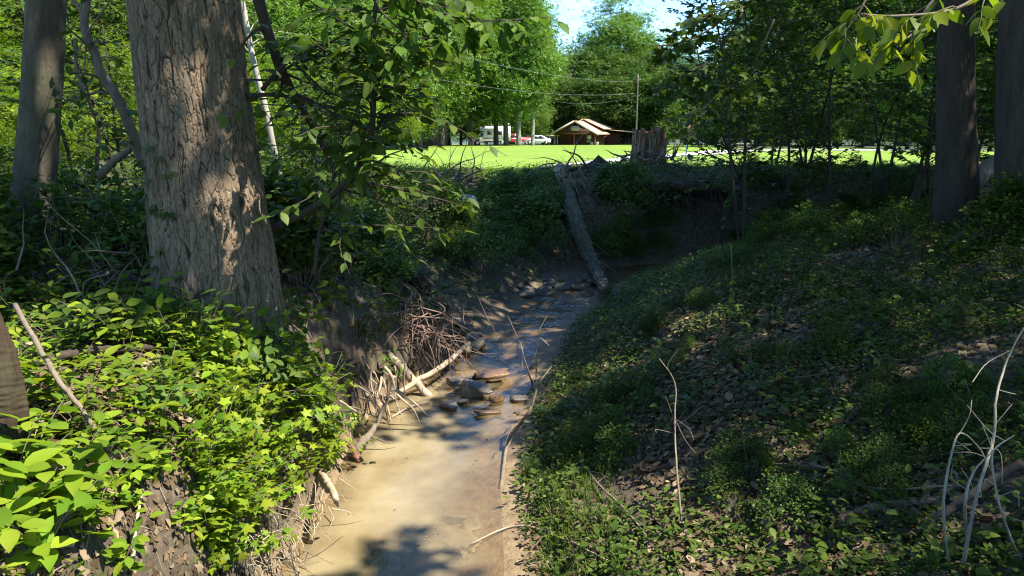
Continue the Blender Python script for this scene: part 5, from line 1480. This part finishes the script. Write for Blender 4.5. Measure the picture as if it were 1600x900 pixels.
# shed in the trees
sh = vehicle('shed', 'weathered brown open shed under the trees left of the vans', 'shed', 680, 98, .15)
g = Geo(); box(g, (-2.4, 0, -.3), (1.6, 3, 2.9)); g.obj('wall', plain('old_boards', (.16, .10, .065), .9, .5, 1.4), sh)
g = Geo(); slope(g, -3.2, 4.3, 2.2, 2.75, -.6, 3.6, .12); g.obj('roof', plain('tin_roof', (.34, .35, .36), .45, .1, 3, .5), sh)
for x in (-2.9, 2.0):
    g = Geo(); tube(g, [(x, -.4, -.3), (x, -.4, 2.8 if x > 0 else 4.1)], .07, 6); g.obj('post', FASC, sh)

# pole and wires
pz = gz(16.0, 100)
PX = (993 - 800) / F * 100 * .985
po = empty('utility_pole', (PX, 100, pz), label='slender utility pole between lodge and stump', cat='pole')
ptop = at(993, 116, 100)
g = Geo(); tube(g, np.linspace((0, 0, -.5), (0, 0, ptop[2] - pz), 8), [.11, .08], 10); g.obj('pole', plain('pole_wood', (.13, .115, .095), .9, .2, 4), po, smooth=True)
g = Geo(); box(g, (-.45, -.05, ptop[2] - pz - .7), (.45, .05, ptop[2] - pz - .6)); g.obj('crossarm', plain('pole_wood', (.13, .115, .095), .9, .2, 4), po)


def wire(label, a, b, sag):
    t = np.linspace(0, 1, 60)[:, None]; P = a * (1 - t) + b * t; P[:, 2] -= sag * 4 * (t * (1 - t))[:, 0]
    g = Geo(); L = P[0].copy(); tube(g, P - L, np.interp(t[:, 0], [0, 1], [.015, .010]), 5); o = g.obj('power_line', plain('wire_grey', (.16, .16, .16), .5), smooth=True, label=label, cat='wire'); o.location = L


wire('upper power line running from the pole to the top left', at(990, 128, 100), at(330, -30, 42), 1.3)
wire('lower power line running from the pole to the top left', at(990, 146, 100), at(250, 22, 44), 1.6)
wire('short sagging power line between the pole and the lawn trees', at(990, 150, 100), at(836, 150, 103), 1.0)
# small posts right of the stump
g = Geo(); b = gp(1071, 264); b = at(1071, 264, 21.5); b[2] = gz(b[0], 21.5); tube(g, [(0, 0, -.1), (0, 0, .75)], .02, 8); box(g, (-.03, -.03, .75), (.03, .03, .80)); o = g.obj('marker_stake', WHITE, smooth=False, label='thin white marker stake right of the jagged stump', cat='stake'); o.location = b
b = at(1073, 240, 60); b[2] = gz(b[0], 60)
t = empty('sign_post', b, label='reddish post with a small board beyond the stump', cat='post')
g = Geo(); box(g, (-.07, -.07, -.1), (.07, .07, 1.9)); g.obj('post', BK_DARK, t)
g = Geo(); box(g, (-.16, -.12, 1.25), (.16, -.073, 1.85)); g.obj('board', WALLM, t)
b = at(1148, 244, 52); b[2] = gz(b[0], 52)
t = empty('picnic_table', b, .4, label='small wooden picnic table on the right lawn', cat='table')
g = Geo(); box(g, (-.9, -.38, .72), (.9, .38, .77)); g.obj('table_top', DEADW, t)
for s in (-1, 1):
    g = Geo(); box(g, (-.9, s * .72 - .14, .43), (.9, s * .72 + .14, .47)); g.obj('bench', DEADW, t)
    g = Geo(); tube(g, [(s * .6, -.72, 0), (s * .6, -.1, .71)], .04, 5); tube(g, [(s * .6, .72, 0), (s * .6, .1, .71)], .04, 5); g.obj('leg', DEADW, t)
# leafy sprigs on the crest in front of the lawn
for (px, py, D, s) in [(960, 262, 19.8, .8), (1090, 262, 19.8, 1.3), (1120, 268, 19.5, 1.2), (735, 270, 19.6, 1.0), (640, 275, 18.5, 1.6), (580, 280, 17.5, 1.5), (1035, 262, 20.4, .9)]:
    x = at(px, py, D)[0]
    put(PD[1], (x, D, gz(x, D)), s * 1.3, 'upright leafy sprig on the bank crest against the bright lawn', 'plant', 'sprigs on the bank crest')

# ------------------------------------------------------------------ world, sun, camera
w = bpy.data.worlds.new('World'); scene.world = w; w.use_nodes = True
nt = w.node_tree; nt.nodes.clear(); nd, lk = nt.nodes, nt.links
sky = nd.new('ShaderNodeTexSky'); sky.sky_type = 'NISHITA'; sky.sun_disc = False
sky.sun_elevation = math.asin(SUN[2]); sky.sun_rotation = math.atan2(SUN[0], SUN[1]); sky.air_density = 1.0; sky.dust_density = .15; sky.ozone_density = 2.0
tc = nd.new('ShaderNodeTexCoord')
mp = nd.new('ShaderNodeMapping'); mp.inputs['Scale'].default_value = (1, 1, 2.6); lk.new(tc.outputs['Generated'], mp.inputs[0])
nz = nd.new('ShaderNodeTexNoise'); nz.inputs['Scale'].default_value = 3.2; nz.inputs['Detail'].default_value = 7; nz.inputs['Roughness'].default_value = .55; lk.new(mp.outputs[0], nz.inputs['Vector'])
cl = ramp(nd, lk, nz.outputs[0], [(.56, (0, 0, 0)), (.80, (1, 1, 1))])
tint = mixc(nd, lk, 1.0, sky.outputs[0], (.64, .84, 1.0), 'MULTIPLY')
mx = mixc(nd, lk, math_(nd, lk, 'MULTIPLY', cl, .2), tint, (4.6, 4.7, 4.8))
bgn = nd.new('ShaderNodeBackground'); bgn.inputs[1].default_value = .13; lk.new(mx, bgn.inputs[0])
o = nd.new('ShaderNodeOutputWorld'); lk.new(bgn.outputs[0], o.inputs[0])
sl = bpy.data.lights.new('sun', 'SUN'); sl.energy = 4.3; sl.angle = math.radians(.53); sl.color = (1, .945, .84)
so = bpy.data.objects.new('sun', sl); COL.objects.link(so); so.rotation_euler = Vector(SUN).to_track_quat('Z', 'Y').to_euler()
cam = bpy.data.cameras.new('camera'); co = bpy.data.objects.new('camera', cam); COL.objects.link(co)
cam.sensor_width = 36; cam.lens = 36 * F / 1600; cam.clip_end = 3000; cam.clip_start = .05
co.location = (0, 0, CAMZ); co.rotation_euler = (PI / 2 - PITCH, 0, 0)
scene.camera = co
vs = scene.view_settings; vs.view_transform = 'Standard'; vs.look = 'None'; vs.gamma = 1; vs.use_curve_mapping = False; vs.exposure = 1.78
cy = scene.cycles
cy.max_bounces = 7; cy.diffuse_bounces = 4; cy.glossy_bounces = 2; cy.transmission_bounces = 4; cy.transparent_max_bounces = 8
cy.sample_clamp_indirect = 4; cy.caustics_reflective = False; cy.caustics_refractive = False
cy.use_denoising = True
cy.filter_width = 1.15
try:
    cy.denoiser = 'OPENIMAGEDENOISE'; cy.denoising_input_passes = 'RGB_ALBEDO_NORMAL'; cy.denoising_prefilter = 'ACCURATE'
except Exception:
    pass
